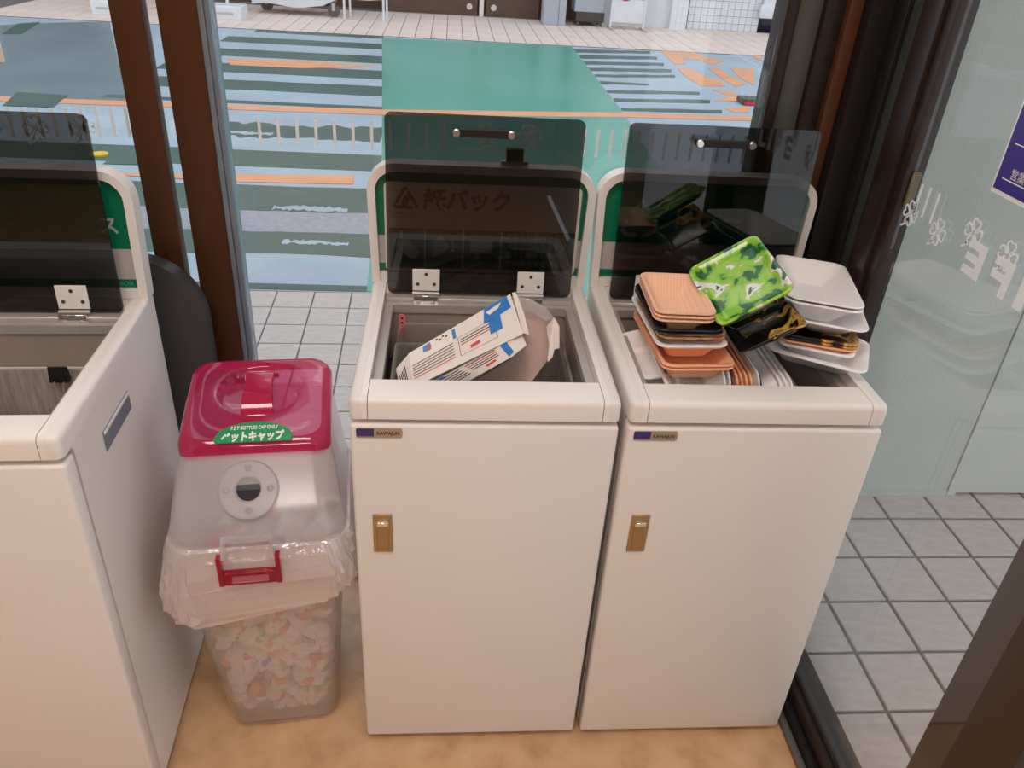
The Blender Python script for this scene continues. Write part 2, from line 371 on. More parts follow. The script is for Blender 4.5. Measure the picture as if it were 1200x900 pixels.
# ---- window frames
def post(name, x0, x1, y0, y1, m, z0=0., z1=2.75, bev=.002):
    return S(box(name, x0, x1, y0, y1, z0, z1, m, bev=bev, seg=2))
post('trim_2', -.425, -.372, YG-.022, YG+.010, M_BROWN)
post('trim_3', -.352, -.284, YG-.008, YG+.012, M_BROWN)
post('trim_4', -.2835, -.273, YG-.012, YG+.025, M_GREYF)
post('trim_5', -.2725, -.262, YG-.012, YG+.025, M_GREYF)
# right corner of the back window
post('trim_7', .737, .760, YG-.012, YG+.05, M_DBROWN)
post('trim_8', .7605, .806, YG-.004, YG+.06, mat('frame_grey_green_reflection', (88, 90, 82), .4, .2))  # brown frame strip with a grey-green reflection put into its colour
post('trim_9', .8065, .842, YG-.016, YG+.05, M_DBROWN)
post('trim_10', .8425, .868, YG-.03, YG+.05, mat('orange_brown_frame', (92, 56, 32), .4, .1))
post('trim_11', .8685, .965, YG-.06, YG+.06, M_BLACK)
post('trim_12', XG-.018, XG+.03, .395, .4395, M_BLACK)
post('trim_13', XG-.010, XG+.03, .345, .3945, mat('frame_dark_green_reflection', (66, 72, 66), .4, .2))  # reflected tone on brown metal, coloured into this strip
post('trim_14', XG-.022, XG+.03, .285, .3445, M_DBROWN)
post('trim_15', XG-.014, XG+.02, .258, .2845, M_DBROWN)
S(box('trim_16', XG-.003, XG+.012, .2505, .2575, 1.06, 1.12, mat('olive_lock', (104, 96, 70), .5), bev=.002, seg=1))
# near frame of the right glass
post('trim_17', XG-.025, XG+.03, -.43, -.337, mat('near_brown_frame', (66, 48, 30), .5, .1, var=.15, scale=300), .0725)
post('trim_18', XG+.035, XG+.075, -.36, -.225, M_DBROWN)
# sill and rail of the right glass
S(box('trim_19', .868, .884, -1.7, .44, -.02, .012, mat('sill_grey', (112, 110, 106), .5, .3), bev=.003, seg=2))
S(box('trim_20', .8845, .9000, -1.7, .44, -.02, .03, M_BLACK, bev=.002, seg=1))
S(box('trim_21', .9005, .918, -1.7, .285, -.02, .060, M_DBROWN, bev=.003, seg=2))
S(box('trim_22', .9185, .964, -1.7, .258, -.02, .072, M_DGREY, bev=.003, seg=2))
S(box('trim_23', -3.99, .868, .473, .555, -.02, .045, M_DBROWN, bev=.003, seg=2))
# panes
pane_back = S(box('window_1', -.261, .736, YG, YG+.006, .0455, 2.7, M_GLASS))
pane_left = S(box('window_2', -3.99, -.4255, YG+.004, YG+.010, .0455, 2.7, M_GLASS))
S(box('window_3', -.3715, -.3525, YG+.004, YG+.010, .0455, 2.7, M_GLASS))
S(box('window_5', XG, XG+.006, -1.70, -.4305, .0725, 2.7, M_GLASS))
pane_right = S(box('window_4', XG, XG+.006, -.3365, .2575, .0725, 2.7, M_GLASS))

# ---- decals on the glass
def ribbon(bm, P3, pts, wd, closed=False):
    n = len(pts); L, Rr = [], []
    for i in range(n):
        a = pts[(i-1) % n] if (closed or i) else pts[i]; b = pts[(i+1) % n] if (closed or i < n-1) else pts[i]
        t = (Vector(b)-Vector(a)).normalized(); q = Vector((-t.y, t.x))*wd*.5; p = Vector(pts[i])
        L.append(p+q); Rr.append(p-q)
    for i in range(n if closed else n-1):
        j = (i+1) % n; quad = [L[i], L[j], Rr[j], Rr[i]]
        loft(bm, [[P3(q.x, q.y, 0) for q in quad], [P3(q.x, q.y, .0004) for q in quad]], True, True)
def heart(s):
    out = []
    for k in range(22):
        t = 2*math.pi*k/22; x = 16*math.sin(t)**3; y = 13*math.cos(t)-5*math.cos(2*t)-2*math.cos(3*t)-math.cos(4*t)
        out.append((x/17*s, (y+17)/29*s*1.9))
    return out
def clover(name, P3, c, s, parent, flip=1, tilt=10):
    bm = bmesh.new(); h = heart(s*.42)
    for k in range(4):
        a = R(tilt) + k*math.pi/2
        pts = [(c[0] + x*math.cos(a) - (y+s*.06)*math.sin(a), c[1] + x*math.sin(a) + (y+s*.06)*math.cos(a)) for x, y in h]
        ribbon(bm, P3, pts, s*.13, True)
    st = [(c[0], c[1]), (c[0]-flip*s*.28, c[1]-s*.62), (c[0]-flip*s*.45, c[1]-s*.95), (c[0]-flip*s*.75, c[1]-s*1.12)]
    ribbon(bm, P3, st[1:], s*.16)
    return obj(name, bm, M_DECAL, parent)
def back3(x, z, t): return (x, YG - .0002 - t, z)
def backL3(x, z, t): return (x, YG + .0038 - t, z)
def right3(y, z, t): return (XG - .0002 - t, y, z)
def bar(P3, a, z0, z1, parent, wd=.0055):
    bm = bmesh.new(); ribbon(bm, P3, [(a, z0), (a, z1)], wd); return obj('decal_bar', bm, M_DECAL, parent)
bars = [-.203 + .0341*k for k in range(11)]
for x in bars[:11]: bar(back3, x, 1.058, 1.109, pane_back)
clover('decal_clover', back3, (.216, 1.092), .0255, pane_back); clover('decal_clover', back3, (.296, 1.092), .0255, pane_back)
for k in range(14): bar(back3, .402 + .0262*k, 1.058, 1.112, pane_back)
for px in (8, 25, 43, 60, 77, 94, 111, 129, 146):
    p = ony(px, 126, YG+.004); bar(backL3, p.x, p.z-.052, p.z, pane_left)
for px in (42, 97):
    p = ony(px, 150, YG+.004); clover('decal_clover', backL3, (p.x, p.z), .0255, pane_left)
# right pane: bars, clovers, mirrored shop lettering, purple sticker
for q in ((1082, 216), (1091.7, 220), (1101.7, 226.7)):
    p = onx(*q, XG); bar(right3, p.y, p.z-.05, p.z, pane_right, .0055)
for q in ((1067, 250), (1099, 272), (1141, 273), (1181, 300)):
    p = onx(*q, XG); clover('decal_clover', right3, (p.y, p.z), .0235, pane_right, -1, 4)
def glyph(strokes, y0, z0, wd, hg):
    """letter read from outside: strokes in unit box, mirrored for the inside view"""
    bm = bmesh.new()
    for (a0, a1, b0, b1) in strokes:
        q = [(y0 + a0*wd, z0 + b0*hg), (y0 + a1*wd, z0 + b0*hg), (y0 + a1*wd, z0 + b1*hg), (y0 + a0*wd, z0 + b1*hg)]
        loft(bm, [[right3(y, z, .0005) for y, z in q], [right3(y, z, .0010) for y, z in q]], True, True)
    return obj('decal_letter', bm, M_DECAL, pane_right)
E_ = [(0, .34, 0, 1), (.34, 1, 0, .24), (.34, 1, .39, .61), (.34, 1, .76, 1)]
F_ = [(0, .34, 0, 1), (.34, 1, .39, .61), (.34, 1, .76, 1)]
I_ = [(0, 1, 0, 1)]; L_ = [(0, .34, 0, 1), (.34, 1, 0, .24)]
zt, zb = onx(1140, 279, XG).z, onx(1125, 316, XG).z
ye, yf, yi = onx(1143, 327, XG).y, onx(1172, 350, XG).y, onx(1192, 365, XG).y
glyph(E_, ye-.004, zb, .042, zt-zb); glyph(F_, yf-.006, zb, .042, zt-zb); glyph(I_, yi-.006, zb, .018, zt-zb); glyph(L_, yi-.066, zb, .042, zt-zb)
p0 = onx(1161, 223, XG)
stk = box('purple_sticker', XG-.0009, XG-.0003, p0.y-.30, p0.y, p0.z, p0.z+.36, M_WINK, pane_right)
box('purple_face', XG-.0013, XG-.0009, p0.y-.296, p0.y-.0035, p0.z+.006, p0.z+.355, M_PURPLE, stk)
for k in range(5): box('rule_line', XG-.0016, XG-.0013, p0.y-.28, p0.y-.016, p0.z+.022+k*.048, p0.z+.0235+k*.048, M_WINK, stk)
SIDE = Matrix(((0, 0, -1), (-1, 0, 0), (0, 1, 0)))           # text facing -x
text('sticker_text', '営業時間', .016, (XG-.0014, p0.y-.030, p0.z+.027), M_PALEINK, stk, SIDE)
# white poster corner on the left pane
q0, q1 = ony(-20, 40, YG+.003), ony(6, 73, YG+.003)
box('glass_notice', q1.x-.15, q1.x, YG+.0025, YG+.0038, q1.z, q1.z+.1, M_PAPER, pane_left)

# ------------------------------------------------------------------ bins
W, D, Z1, Z2, T = .42, .47, .773, .8165, .028
def screw(par, x, y, z, r=.0035, m=None):
    bm = bmesh.new(); cyl(bm, (x, y, z), r, -.002, 'y', 10, r*.7); return obj('screw', bm, m or M_SCREW, par, 40)
def make_bin(label, origin, rz, kind):
    t = empty('recycling_bin', origin, rz); tag(t, label, 'recycling bin', 'white recycling bins with smoked lids')
    # body: two side panels, back, floor
    for s in (0, 1):
        x0, x1 = (0, .018) if s == 0 else (W-.018, W)
        bm = bmesh.new()
        # side outline in y,z with front step above the door
        pts = [(.034, .012), (D, .012), (D, Z2), (-.001, Z2), (-.001, Z1+.007), (.028, Z1+.007), (.034, Z1-.001)]
        prism(bm, pts, x0, x1, 'x')
        top = [e for e in bm.edges if all(abs(v.co.z-Z2) < 1e-5 for v in e.verts) and abs(e.verts[0].co.x-e.verts[1].co.x) < 1e-6 and abs(e.verts[0].co.x-(0 if s == 0 else W)) < 1e-5]
        fr = [e for e in bm.edges if all(abs(v.co.y+.001) < 1e-5 for v in e.verts)]
        frt = [e for e in fr if all(abs(v.co.z-Z2) < 1e-5 for v in e.verts)]
        fro = [e for e in fr if all(abs(v.co.x-(0 if s == 0 else W)) < 1e-5 for v in e.verts)]
        bk = [e for e in bm.edges if all(abs(v.co.y-D) < 1e-5 and abs(v.co.x-(0 if s == 0 else W)) < 1e-5 for v in e.verts)]
        bmesh.ops.bevel(bm, geom=list(set(top+frt+fro+bk)), offset=.011, segments=4, affect='EDGES', profile=.5)
        obj('side_panel', bm, M_WHITE, t, 40)
        xa, xb = (.0182, T) if s == 0 else (W-T, W-.0182)
        bm = bmesh.new(); prism(bm, [(-.001, Z1+.007), (D-.03, Z1+.007), (D-.03, Z2), (-.001, Z2)], xa, xb, 'x')
        e = [e for e in bm.edges if all(abs(v.co.y+.001) < 1e-5 and abs(v.co.z-Z2) < 1e-5 for v in e.verts)]
        bmesh.ops.bevel(bm, geom=e, offset=.011, segments=4, affect='EDGES', profile=.5)
        obj('side_rail', bm, M_WHITE2, t, 40)
    box('back_panel', .0185, W-.0185, D-.012, D-.001, .012, Z2-.002, M_WHITE, t)
    box('base', .0185, W-.0185, .036, D-.013, .012, .03, M_WHITE, t)
    for (fx, fy) in ((.04, .05), (W-.04, .05), (.04, D-.05), (W-.04, D-.05)):
        bm = bmesh.new(); cyl(bm, (fx, fy, 0), .014, .0118, 'z', 14); obj('foot', bm, M_BLACK, t, 40)
    # front rail
    bm = bmesh.new(); prism(bm, [(-.001, Z1+.007), (.057, Z1+.007), (.057, Z2), (-.001, Z2)], T+.0012, W-T-.0012, 'x')
    e = [e for e in bm.edges if all(abs(v.co.y+.001) < 1e-5 and abs(v.co.z-Z2) < 1e-5 for v in e.verts)]
    bmesh.ops.bevel(bm, geom=e, offset=.011, segments=4, affect='EDGES', profile=.5)
    obj('front_rail', bm, M_WHITE2, t, 40)
    # rear ledge
    box('rear_ledge', T+.0006, W-T-.0006, .4045, D-.013, Z1+.007, Z2-.0015, M_WHITE2, t, .002, 1)
    box('rear_channel', T+.0006, W-T-.0006, .3815, .404, Z1-.02, Z2-.010, M_ALU, t, .0015, 1)
    # door
    d = box('door', 0, W, -.002, .032, .015, Z1-.003, M_WHITE, t, .006, 3)
    la = box('latch', .030, .062, -.0050, -.0015, .512, .594, M_LATCH, d, .0012, 1)
    box('lever', .0365, .0555, -.0072, -.0045, .520, .572, M_LATCHIN, la, .0008, 1)
    box('lever_tip', .0365, .0555, -.0095, -.0045, .572, .580, M_CHROME, la, .0008, 1)
    bm = bmesh.new(); prism(bm, rrect(.0355, .0088, .004, 4, .0455, .756), -.0036, -.0015, 'y'); bd = obj('badge', bm, M_BADGE, d)
    box('badge_colour', .0105, .0375, -.0042, -.0035, .7490, .7645, M_NAVY, bd, .0003, 1)
    box('badge_line', .0112, .0370, -.0044, -.0041, .7500, .7506, M_BADGE, bd)
    text('badge_lettering', 'KAWAJUN', .0088, (.0415, -.0037, .7527), M_INK, bd, width=.0345, bold=.0001)
    # inner flange and container
    bm = bmesh.new(); ring_prism(bm, rrect(.1815, .1610, .002, 1, W/2, .2185), rrect(.166, .148, .004, 1, W/2, .2185), Z2-.034, Z2-.018, 'z')
    obj('inner_flange', bm, M_ALU, t)
    bm = bmesh.new(); ring_prism(bm, rrect(.1775, .156, .004, 2, W/2, .2185), rrect(.1745, .153, .004, 2, W/2, .2185), .68, Z2-.0345, 'z'); obj('inner_collar', bm, M_INNER, t)
    cm = M_STEEL
    zc = .715
    bm = bmesh.new()
    o_, i_ = rrect(.162, .143, .012, 4, W/2, .2185), rrect(.160, .141, .010, 4, W/2, .2185)
    loft(bm, [[(x, y, .06) for x, y in o_], [(x, y, zc) for x, y in o_], [(x, y, zc) for x, y in i_], [(x, y, .064) for x, y in i_]], True, True)
    con = obj('inner_container', bm, cm, t, 40)
    bm = bmesh.new(); ring_prism(bm, rrect(.1635, .1445, .012, 4, W/2, .2185), rrect(.159, .140, .010, 4, W/2, .2185), zc, zc+.004, 'z'); obj('worn_rim', bm, M_PALEINK, con)
    # lid: smoked panel standing open
    YL = .397
    lean = Matrix.Rotation(R(-2.2), 4, 'X'); 
    bm = bmesh.new(); prism(bm, rrect(.1775, .1690, .012, 5, W/2, .169), 0, .005, 'y')
    lid = obj('lid', bm, M_SMOKE, t); lid.location = (0, YL, Z2-.008); lid.rotation_euler = (R(-2.2), 0, 0)
    # handle
    bm = bmesh.new(); prism(bm, rrect(.056, .0062, .006, 5, .206, .311), -.022, -.012, 'y')
    h = obj('handle', bm, M_BLACK, lid, 40)
    for hx in (.158, .254):
        bm = bmesh.new(); cyl(bm, (hx, -.012, .311), .005, .012, 'y', 12); obj('handle_post', bm, M_BLACK, h, 40)
        bm = bmesh.new(); cyl(bm, (hx, -.0225, .311), .0072, -.004, 'y', 16, .0058); obj('cap', bm, M_CHROME, h, 40)
    # hinges
    for hx in (.106, .308):
        hg = box('hinge', hx-.026, hx+.026, -.0035, -.0005, .008, .052, M_WHITE2, lid, .001, 1)
        hg.location = (0, 0, 0)
        for (dx, dz) in ((-.016, .022), (.016, .022), (0, .042)):
            screw(hg, hx+dx, -.0035, dz)
        lf = box('hinge_leaf', hx-.024, hx+.024, -.0195, -.0165, -.024, .004, M_CHROME, lid, .001, 1)
        for dx in (-.014, .014): screw(lf, hx+dx, -.0195, -.010, .0045, M_ALU)
        bm = bmesh.new(); cyl(bm, (hx-.026, -.006, .004), .0035, .052, 'x', 10); obj('hinge_pin', bm, M_ALU, lid, 40)
    # sign
    sz0, sz1 = Z2-.001, 1.050
    # arch from right foot over the top to the left foot
    def archpts(inset):
        r = .052-inset; x0, x1, zt_ = inset-.005, W+.005-inset, sz1-inset; out = [(x1-.005, sz0)]
        for i in range(9):
            a = R(90*i/8); out.append((x1-r+r*math.cos(a), zt_-r+r*math.sin(a)))
        for i in range(9):
            a = R(90+90*i/8); out.append((x0+r+r*math.cos(a), zt_-r+r*math.sin(a)))
        out.append((x0+.005, sz0)); return out
    bm = bmesh.new(); o_, i_ = archpts(0), archpts(.0150)
    y0, y1 = .434, D-.001
    rows = [[bm.verts.new((x, y, z)) for x, z in L] for L, y in ((o_, y0), (o_, y1), (i_, y1), (i_, y0))]
    n = len(o_)
    for k in range(4):
        a, b = rows[k], rows[(k+1) % 4]
        for i in range(n-1): bm.faces.new((a[i], a[i+1], b[i+1], b[i]))
    bm.faces.new([r[0] for r in rows]); bm.faces.new([r[-1] for r in rows][::-1])
    ed = [e for e in bm.edges if e.verts[0].co.y == e.verts[1].co.y == y0 and len(e.link_faces) == 2]
    bmesh.ops.bevel(bm, geom=ed, offset=.003, segments=2, affect='EDGES')
    fr = obj('sign_frame', bm, M_WHITE2, t, 40)
    bm = bmesh.new(); prism(bm, archpts(.0152), .448, .456, 'y'); sg = obj('sign_board', bm, M_GREEN, t)
    box('sign_band', .0108, W-.0108, .4465, .4478, .851, .908, M_BAND, sg)
    box('sign_foot', .0108, W-.0108, .440, .4475, sz0+.001, .835, M_WHITE2, sg)
    if kind == 'carton':
        bm = bmesh.new(); prism(bm, rrect(.1865, .0885, .010, 4, .2125, .9265), .4405, .4415, 'y'); po = obj('poster', bm, M_PAPER, t)
        yp = .4402
        # recycling triangle of three bent arrows and a leaf
        bm = bmesh.new(); c = Vector((.066, .980)); s = .026
        V = [c + Vector((s*math.cos(R(90+120*k)), s*math.sin(R(90+120*k)))) for k in range(3)]
        for k in range(3):
            a, b = V[k], V[(k+1) % 3]; p1 = a.lerp(b, .14); p2 = a.lerp(b, .80)
            ribbon(bm, lambda x, z, t_: (x, yp-t_, z), [tuple(V[k].lerp(V[k-1], .14)), tuple(a.lerp(c, .10)), tuple(p1), tuple(p2)], .0065)
        prism(bm, [(c.x-.006, c.y-.012), (c.x+.004, c.y-.008), (c.x+.008, c.y+.004), (c.x+.005, c.y+.012), (c.x-.004, c.y+.006), (c.x-.008, c.y-.004)], yp-.0004, yp, 'y')
        obj('recycling_mark', bm, M_INK, po)
        text('small_print', 'PROMOTE PAPER\nPACK RECYCLE', .0062, (.043, yp, .9525), M_INK, po, width=.046)
        text('poster_title', '紙パック', .042, (.099, yp, .968), M_INK, po, width=.166, bold=.0016)
        sq = [(.0335, .100), (.104, .174), (.178, .248)]
        for k, (a, b) in enumerate(sq):
            g = box('picture_panel', a, b, yp-.0006, yp, .846, .926, M_PRINTG, po)
            y_ = yp-.0012
            if k == 0:
                sheet('pictogram', [[(a+.016, y_, .902), (a+.034, y_, .906), (a+.058, y_, .880), (a+.050, y_, .862), (a+.040, y_, .864), (a+.014, y_, .890)], [(a+.020, y_, .906), (a+.026, y_, .906), (a+.028, y_, .920), (a+.021, y_, .920)]], M_PALEINK, g)
            elif k == 1:
                sheet('pictogram', [[(a+.008, y_, .898), (a+.030, y_, .914), (a+.046, y_, .890), (a+.024, y_, .870)], [(a+.010, y_, .876), (a+.020, y_, .884), (a+.026, y_, .874), (a+.014, y_, .866)], [(a+.046, y_, .884), (a+.062, y_, .896), (a+.063, y_, .892), (a+.048, y_, .880)], [(a+.048, y_, .904), (a+.052, y_, .880), (a+.055, y_, .880), (a+.053, y_, .904)]], M_PALEINK, g)
            else:
                sheet('pictogram', [[(a+.012, y_, .880), (a+.054, y_, .880), (a+.054, y_, .904), (a+.012, y_, .904)], [(a+.022, y_, .866), (a+.032, y_, .866), (a+.032, y_, .8795), (a+.022, y_, .8795)]], M_PALEINK, g)
            text('panel_number', str(k+1), .010, (b-.010, yp-.0007, .915), M_PALEINK, g)
            text('panel_caption', ['水でよくすすぐ', '切りひらく', 'かわかす'][k], .0068, (a+.006, yp-.0007, .850), M_PALEINK, g)
        bm = bmesh.new(); prism(bm, [(.252, .846), (.376, .846), (.388, .850), (.392, .860), (.392, .926), (.252, .926)], yp-.0006, yp, 'y'); g = obj('text_panel', bm, M_PRINTG, po)
        for k, s_ in enumerate(['アルミ付紙パックも', 'リサイクルできます', '洗って開いて乾かし', 'てお持ちください。']):
            text('panel_text', s_, .0145, (.258, yp-.0007, .910-.0185*k), M_PALEINK, g, width=.118, bold=.0002)
    elif kind == 'tray':
        bm = bmesh.new()
        ribbon(bm, lambda x, z, t_: (x, .4475-t_, z), [(.060, .955), (.052, .935), (.060, .925), (.082, .924)], .008)
        ribbon(bm, lambda x, z, t_: (x, .4475-t_, z), [(.066, .966), (.085, .995), (.104, .966)], .008)
        ribbon(bm, lambda x, z, t_: (x, .4475-t_, z), [(.092, .924), (.112, .926), (.118, .940), (.110, .955)], .008)
        obj('recycling_mark', bm, M_BAND, sg)
        text('sign_title', 'トレー', .05, (.14, .4476, .940), M_BAND, sg, bold=.001)
    else:
        text('sign_title', 'ス', .036, (.355, .4476, .938), M_BAND, sg, bold=.0006)
        text('sign_small_text', 'RECYCLE BOX', .011, (.32, .4476, .8385), M_LIGHTGREEN, sg, width=.075)
    return t
b_left = make_bin('white recycling bin at the left edge, nearest the camera, its right side in view', (-.7916, -.1283, 0), .0436, 'glass')
b_mid = make_bin('white recycling bin holding an opened milk carton, next to the magenta-topped bin', (0, 0, 0), 0, 'carton')
b_right = make_bin('white recycling bin heaped with foam food trays, beside the side window', (.434, 0, 0), 0, 'tray')
# grip recess in the side of the left bin
gx = W+.0004
gr = box('grip_recess', gx-.0002, gx+.0014, .13, .255, .700, .735, M_GREYF, b_left, .0005, 1)
gr.name = 'side_grip'
box('grip_top_strip', gx+.0012, gx+.003, .132, .253, .729, .7345, M_WHITE2, gr, .0005, 1)  # pale raised strip along the top of the grip

# ------------------------------------------------------------------ things in and around the bins
def binder_clip(loc, rz, label, sc=1.):
    t = empty('binder_clip', loc, rz); tag(t, label, 'clip'); t.scale = (sc,)*3
    bm = bmesh.new(); prism(bm, [(-.007, -.018), (.007, -.018), (.0015, .010), (-.0015, .010)], -.016, .016, 'x'); obj('clamp', bm, M_BLACK, t)
    for s in (-1, 1):
        bm = bmesh.new(); tube(bm, [(-.008, s*.002-.009, -.016), (-.006, s*.002-.012, -.040), (-.003, -.013, -.047), (.003, -.013, -.047), (.006, s*.002-.012, -.040), (.008, s*.002-.009, -.016)], .0009, 6); obj('wire_handle', bm, M_ALU, t, 40)
    return t
pc = b_left.matrix_basis @ Vector((.42-.146, .357, .719))
binder_clip((pc.x, pc.y-.006, pc.z-.004), .0436, 'black binder clip on the inner edge of the leftmost bin')
pc = ony(603, 190, .450)
bt = empty('binder_clip', (pc.x, .452, 1.050)); tag(bt, 'small black clip standing on the sign frame above the milk carton bin', 'clip')
box('clamp', -.016, .016, -.008, .008, .0085, .032, M_BLACK, bt, .002, 1)
box('base', -.026, .026, -.006, .006, .0, .009, M_CHROME, bt, .001, 1)

# clear plastic tub inside the middle bin
tb = empty('plastic_tub', (.21, .2185, .73)); tag(tb, 'clear plastic tub hanging inside the milk carton bin', 'tub')
bm = bmesh.new(); o_, i_ = rrect(.150, .118, .02, 4), rrect(.148, .116, .019, 4); f_ = rrect(.154, .122, .022, 4)
zt0 = .045
loft(bm, [[(x*.94, y*.94, -.18) for x, y in o_], [(x, y, zt0-.004) for x, y in o_], [(x, y, zt0-.004) for x, y in f_], [(x, y, zt0) for x, y in f_], [(x, y, zt0) for x, y in i_], [(x*.94, y*.94, -.178) for x, y in i_]], True, True)
obj('tub_shell', bm, clear('clear_tub', (.93, .925, .92), .08, .06, haze=.10, hazecol=(230, 226, 220)), tb, 40)
# pink clip on the tub
pk = ony(472, 375, .362)
t = empty('pink_clip', (pk.x, .3425, pk.z-.028)); tag(t, 'pink plastic clip with two holes at the back of the carton bin', 'clip')
bm = bmesh.new(); prism(bm, rrect(.0062, .024, .006, 4, 0, .027), -.0035, 0, 'y'); obj('clip_plate', bm, M_PINK, t, 40)
for zz, hh in ((.043, .0028), (.034, .0034)):
    bm = bmesh.new(); cyl(bm, (0, -.0034, zz), .0022, -.0008, 'y', 10); obj('hole_disc', bm, M_DBROWN, t)
box('red_grip', -.0058, .0058, -.0045, -.0036, .004, .022, M_RED, t, .0004, 1)

# milk carton, cut open
ct = empty('milk_carton', (.2, .2, .75)); tag(ct, 'opened white and blue milk carton lying in the middle bin', 'carton')
inv = Vector((.2, .2, .75))
def cz(px, py, z): return onz(px, py, z) - inv
A1, A2, A3, A4 = cz(479, 414, .790), cz(598, 344.5, .872), cz(613, 391, .832), cz(484, 454, .745)
def tocam(n, p): return n if n.dot(CAM-(p+inv)) > 0 else -n
nA = tocam((A2-A1).cross(A4-A1).normalized(), A1)
def qA(u, v): return A1.lerp(A2, u).lerp(A4.lerp(A3, u), v)
def thick(name, pts, m, th, par=ct, side=1):
    bm = bmesh.new(); n = Vector()
    for i in range(1, len(pts)-1): n += (pts[i]-pts[0]).cross(pts[i+1]-pts[0])
    n.normalize()
    if n.z < 0: n = -n
    loft(bm, [pts, [p - n*th*side for p in pts]], True, True); return obj(name, bm, m, par)
def gridface(name, q, nu, nv, m, n, th=.0012, par=ct):
    bm = bmesh.new(); g = [[[bm.verts.new(q(i/nu, j/nv) - n*t_) for j in range(nv+1)] for i in range(nu+1)] for t_ in (0, th)]
    for L_ in g:
        for i in range(nu):
            for j in range(nv): bm.faces.new((L_[i][j], L_[i+1][j], L_[i+1][j+1], L_[i][j+1]))
    for i in range(nu):
        for j in (0, nv): bm.faces.new((g[0][i][j], g[0][i+1][j], g[1][i+1][j], g[1][i][j]))
    for j in range(nv):
        for i in (0, nu): bm.faces.new((g[0][i][j], g[0][i][j+1], g[1][i][j+1], g[1][i][j]))
    return obj(name, bm, m, par, 50)
top = gridface('printed_face', qA, 16, 8, M_CARTON, nA)
def dec(name, uv, m, h=.0005, par=None, q=qA, n=nA):
    h += .0004
    pts = [q(u, v) + n*h for u, v in uv]
    bm = bmesh.new(); loft(bm, [[p - n*.0004 for p in pts], pts], True, True); return obj(name, bm, m, par or top)
dec('blue_print', [(.735, .0), (.96, .0), (.97, .30), (.86, .33), (.85, .66), (.735, .66), (.745, .36), (.70, .33)], M_BLUE)
dec('white_print', [(.74, .10), (.90, .06), (.86, .16), (.77, .20)], M_CARTON, .0008)
dec('blue_print', [(.41, .05), (.44, .05), (.44, .30), (.41, .30)], M_BLUE)
dec('blue_print', [(.13, .06), (.20, .03), (.21, .16), (.18, .24), (.13, .20)], M_BLUE)
dec('red_print', [(.175, .12), (.20, .10), (.205, .22), (.18, .24)], M_RED, .0008)
dec('red_print', [(.545, .66), (.635, .64), (.635, .72), (.545, .74)], M_RED)
for k in range(6): dec('text_line', [(.02, .40+.075*k), (.40, .38+.075*k), (.40, .40+.075*k), (.02, .42+.075*k)], M_INK if k != 5 else M_RED)
for k in range(3): dec('text_line', [(.47, .40+.065*k), (.76, .39+.065*k), (.76, .41+.065*k), (.47, .42+.065*k)], M_INK if k != 2 else M_RED)
for (u0, u1, v0, v1) in ((.45, .79, .33, .335), (.45, .79, .80, .807), (.448, .452, .33, .80), (.788, .792, .33, .80)): dec('rule', [(u0, v0), (u1, v0), (u1, v1), (u0, v1)], M_INK)
for k in range(4): dec('text_line', [(.255+.03*k, .05+.05*(k % 2)), (.275+.03*k, .05+.05*(k % 2)), (.275+.03*k, .09+.05*(k % 2)), (.255+.03*k, .09+.05*(k % 2))], M_INK)
# end of the carton with black print
E1, E2 = cz(464, 432, .772), cz(470, 462, .735)
thick('end_flap', [A1 + Vector((.0, 0, -.001)), A4 + Vector((0, 0, -.001)), E2, E1], M_CARTON, .0012)
def qE(u, v): return E1.lerp(A1, u).lerp(E2.lerp(A4, u), v)
nE = tocam((A1-E1).cross(E2-E1).normalized(), A1)
for k in range(5): dec('end_print', [(.1+.11*k, .35-.03*k), (.16+.11*k, .35-.03*k), (.30+.11*k, .95), (.24+.11*k, .95)], M_INK, .0012, q=qE, n=nE)
# open end lip and second printed face
B1, B2, B3, B4 = cz(495, 454, .738), cz(593, 400, .818), cz(617, 404, .816), cz(536, 454, .736)
B2b = cz(612, 392, .825)
def qB(u, v): return B1.lerp(B2, u).lerp(B4.lerp(cz(600, 418, .808), u), v)
nB = tocam((B2-B1).cross(B4-B1).normalized(), B1)
low = gridface('lower_face', qB, 12, 6, M_CARTON, nB)
thick('lower_lip', [B2 + (B2b-B2)*.02, B2b, B3, cz(600, 418, .808)], M_CARTON, .0012)
dec('blue_print', [(.92, .05), (1.0, .0), (1.05, .75), (.96, .90)], M_BLUE, .0007, low, qB, nB)
dec('red_print', [(.62, .68), (.78, .62), (.78, .74), (.62, .80)], M_RED, .0007, low, qB, nB)
for k in range(5): dec('text_line', [(.05, .12+.13*k), (.40, .10+.13*k), (.40, .145+.13*k), (.05, .165+.13*k)], M_INK, .0007, low, qB, nB)
for k in range(4): dec('text_line', [(.47, .12+.13*k), (.85, .10+.13*k), (.85, .145+.13*k), (.47, .165+.13*k)], M_INK if k != 1 else M_RED, .0007, low, qB, nB)
dec('blue_print', [(.16, .02), (.24, .0), (.25, .10), (.18, .14)], M_BLUE, .0009, low, qB, nB)
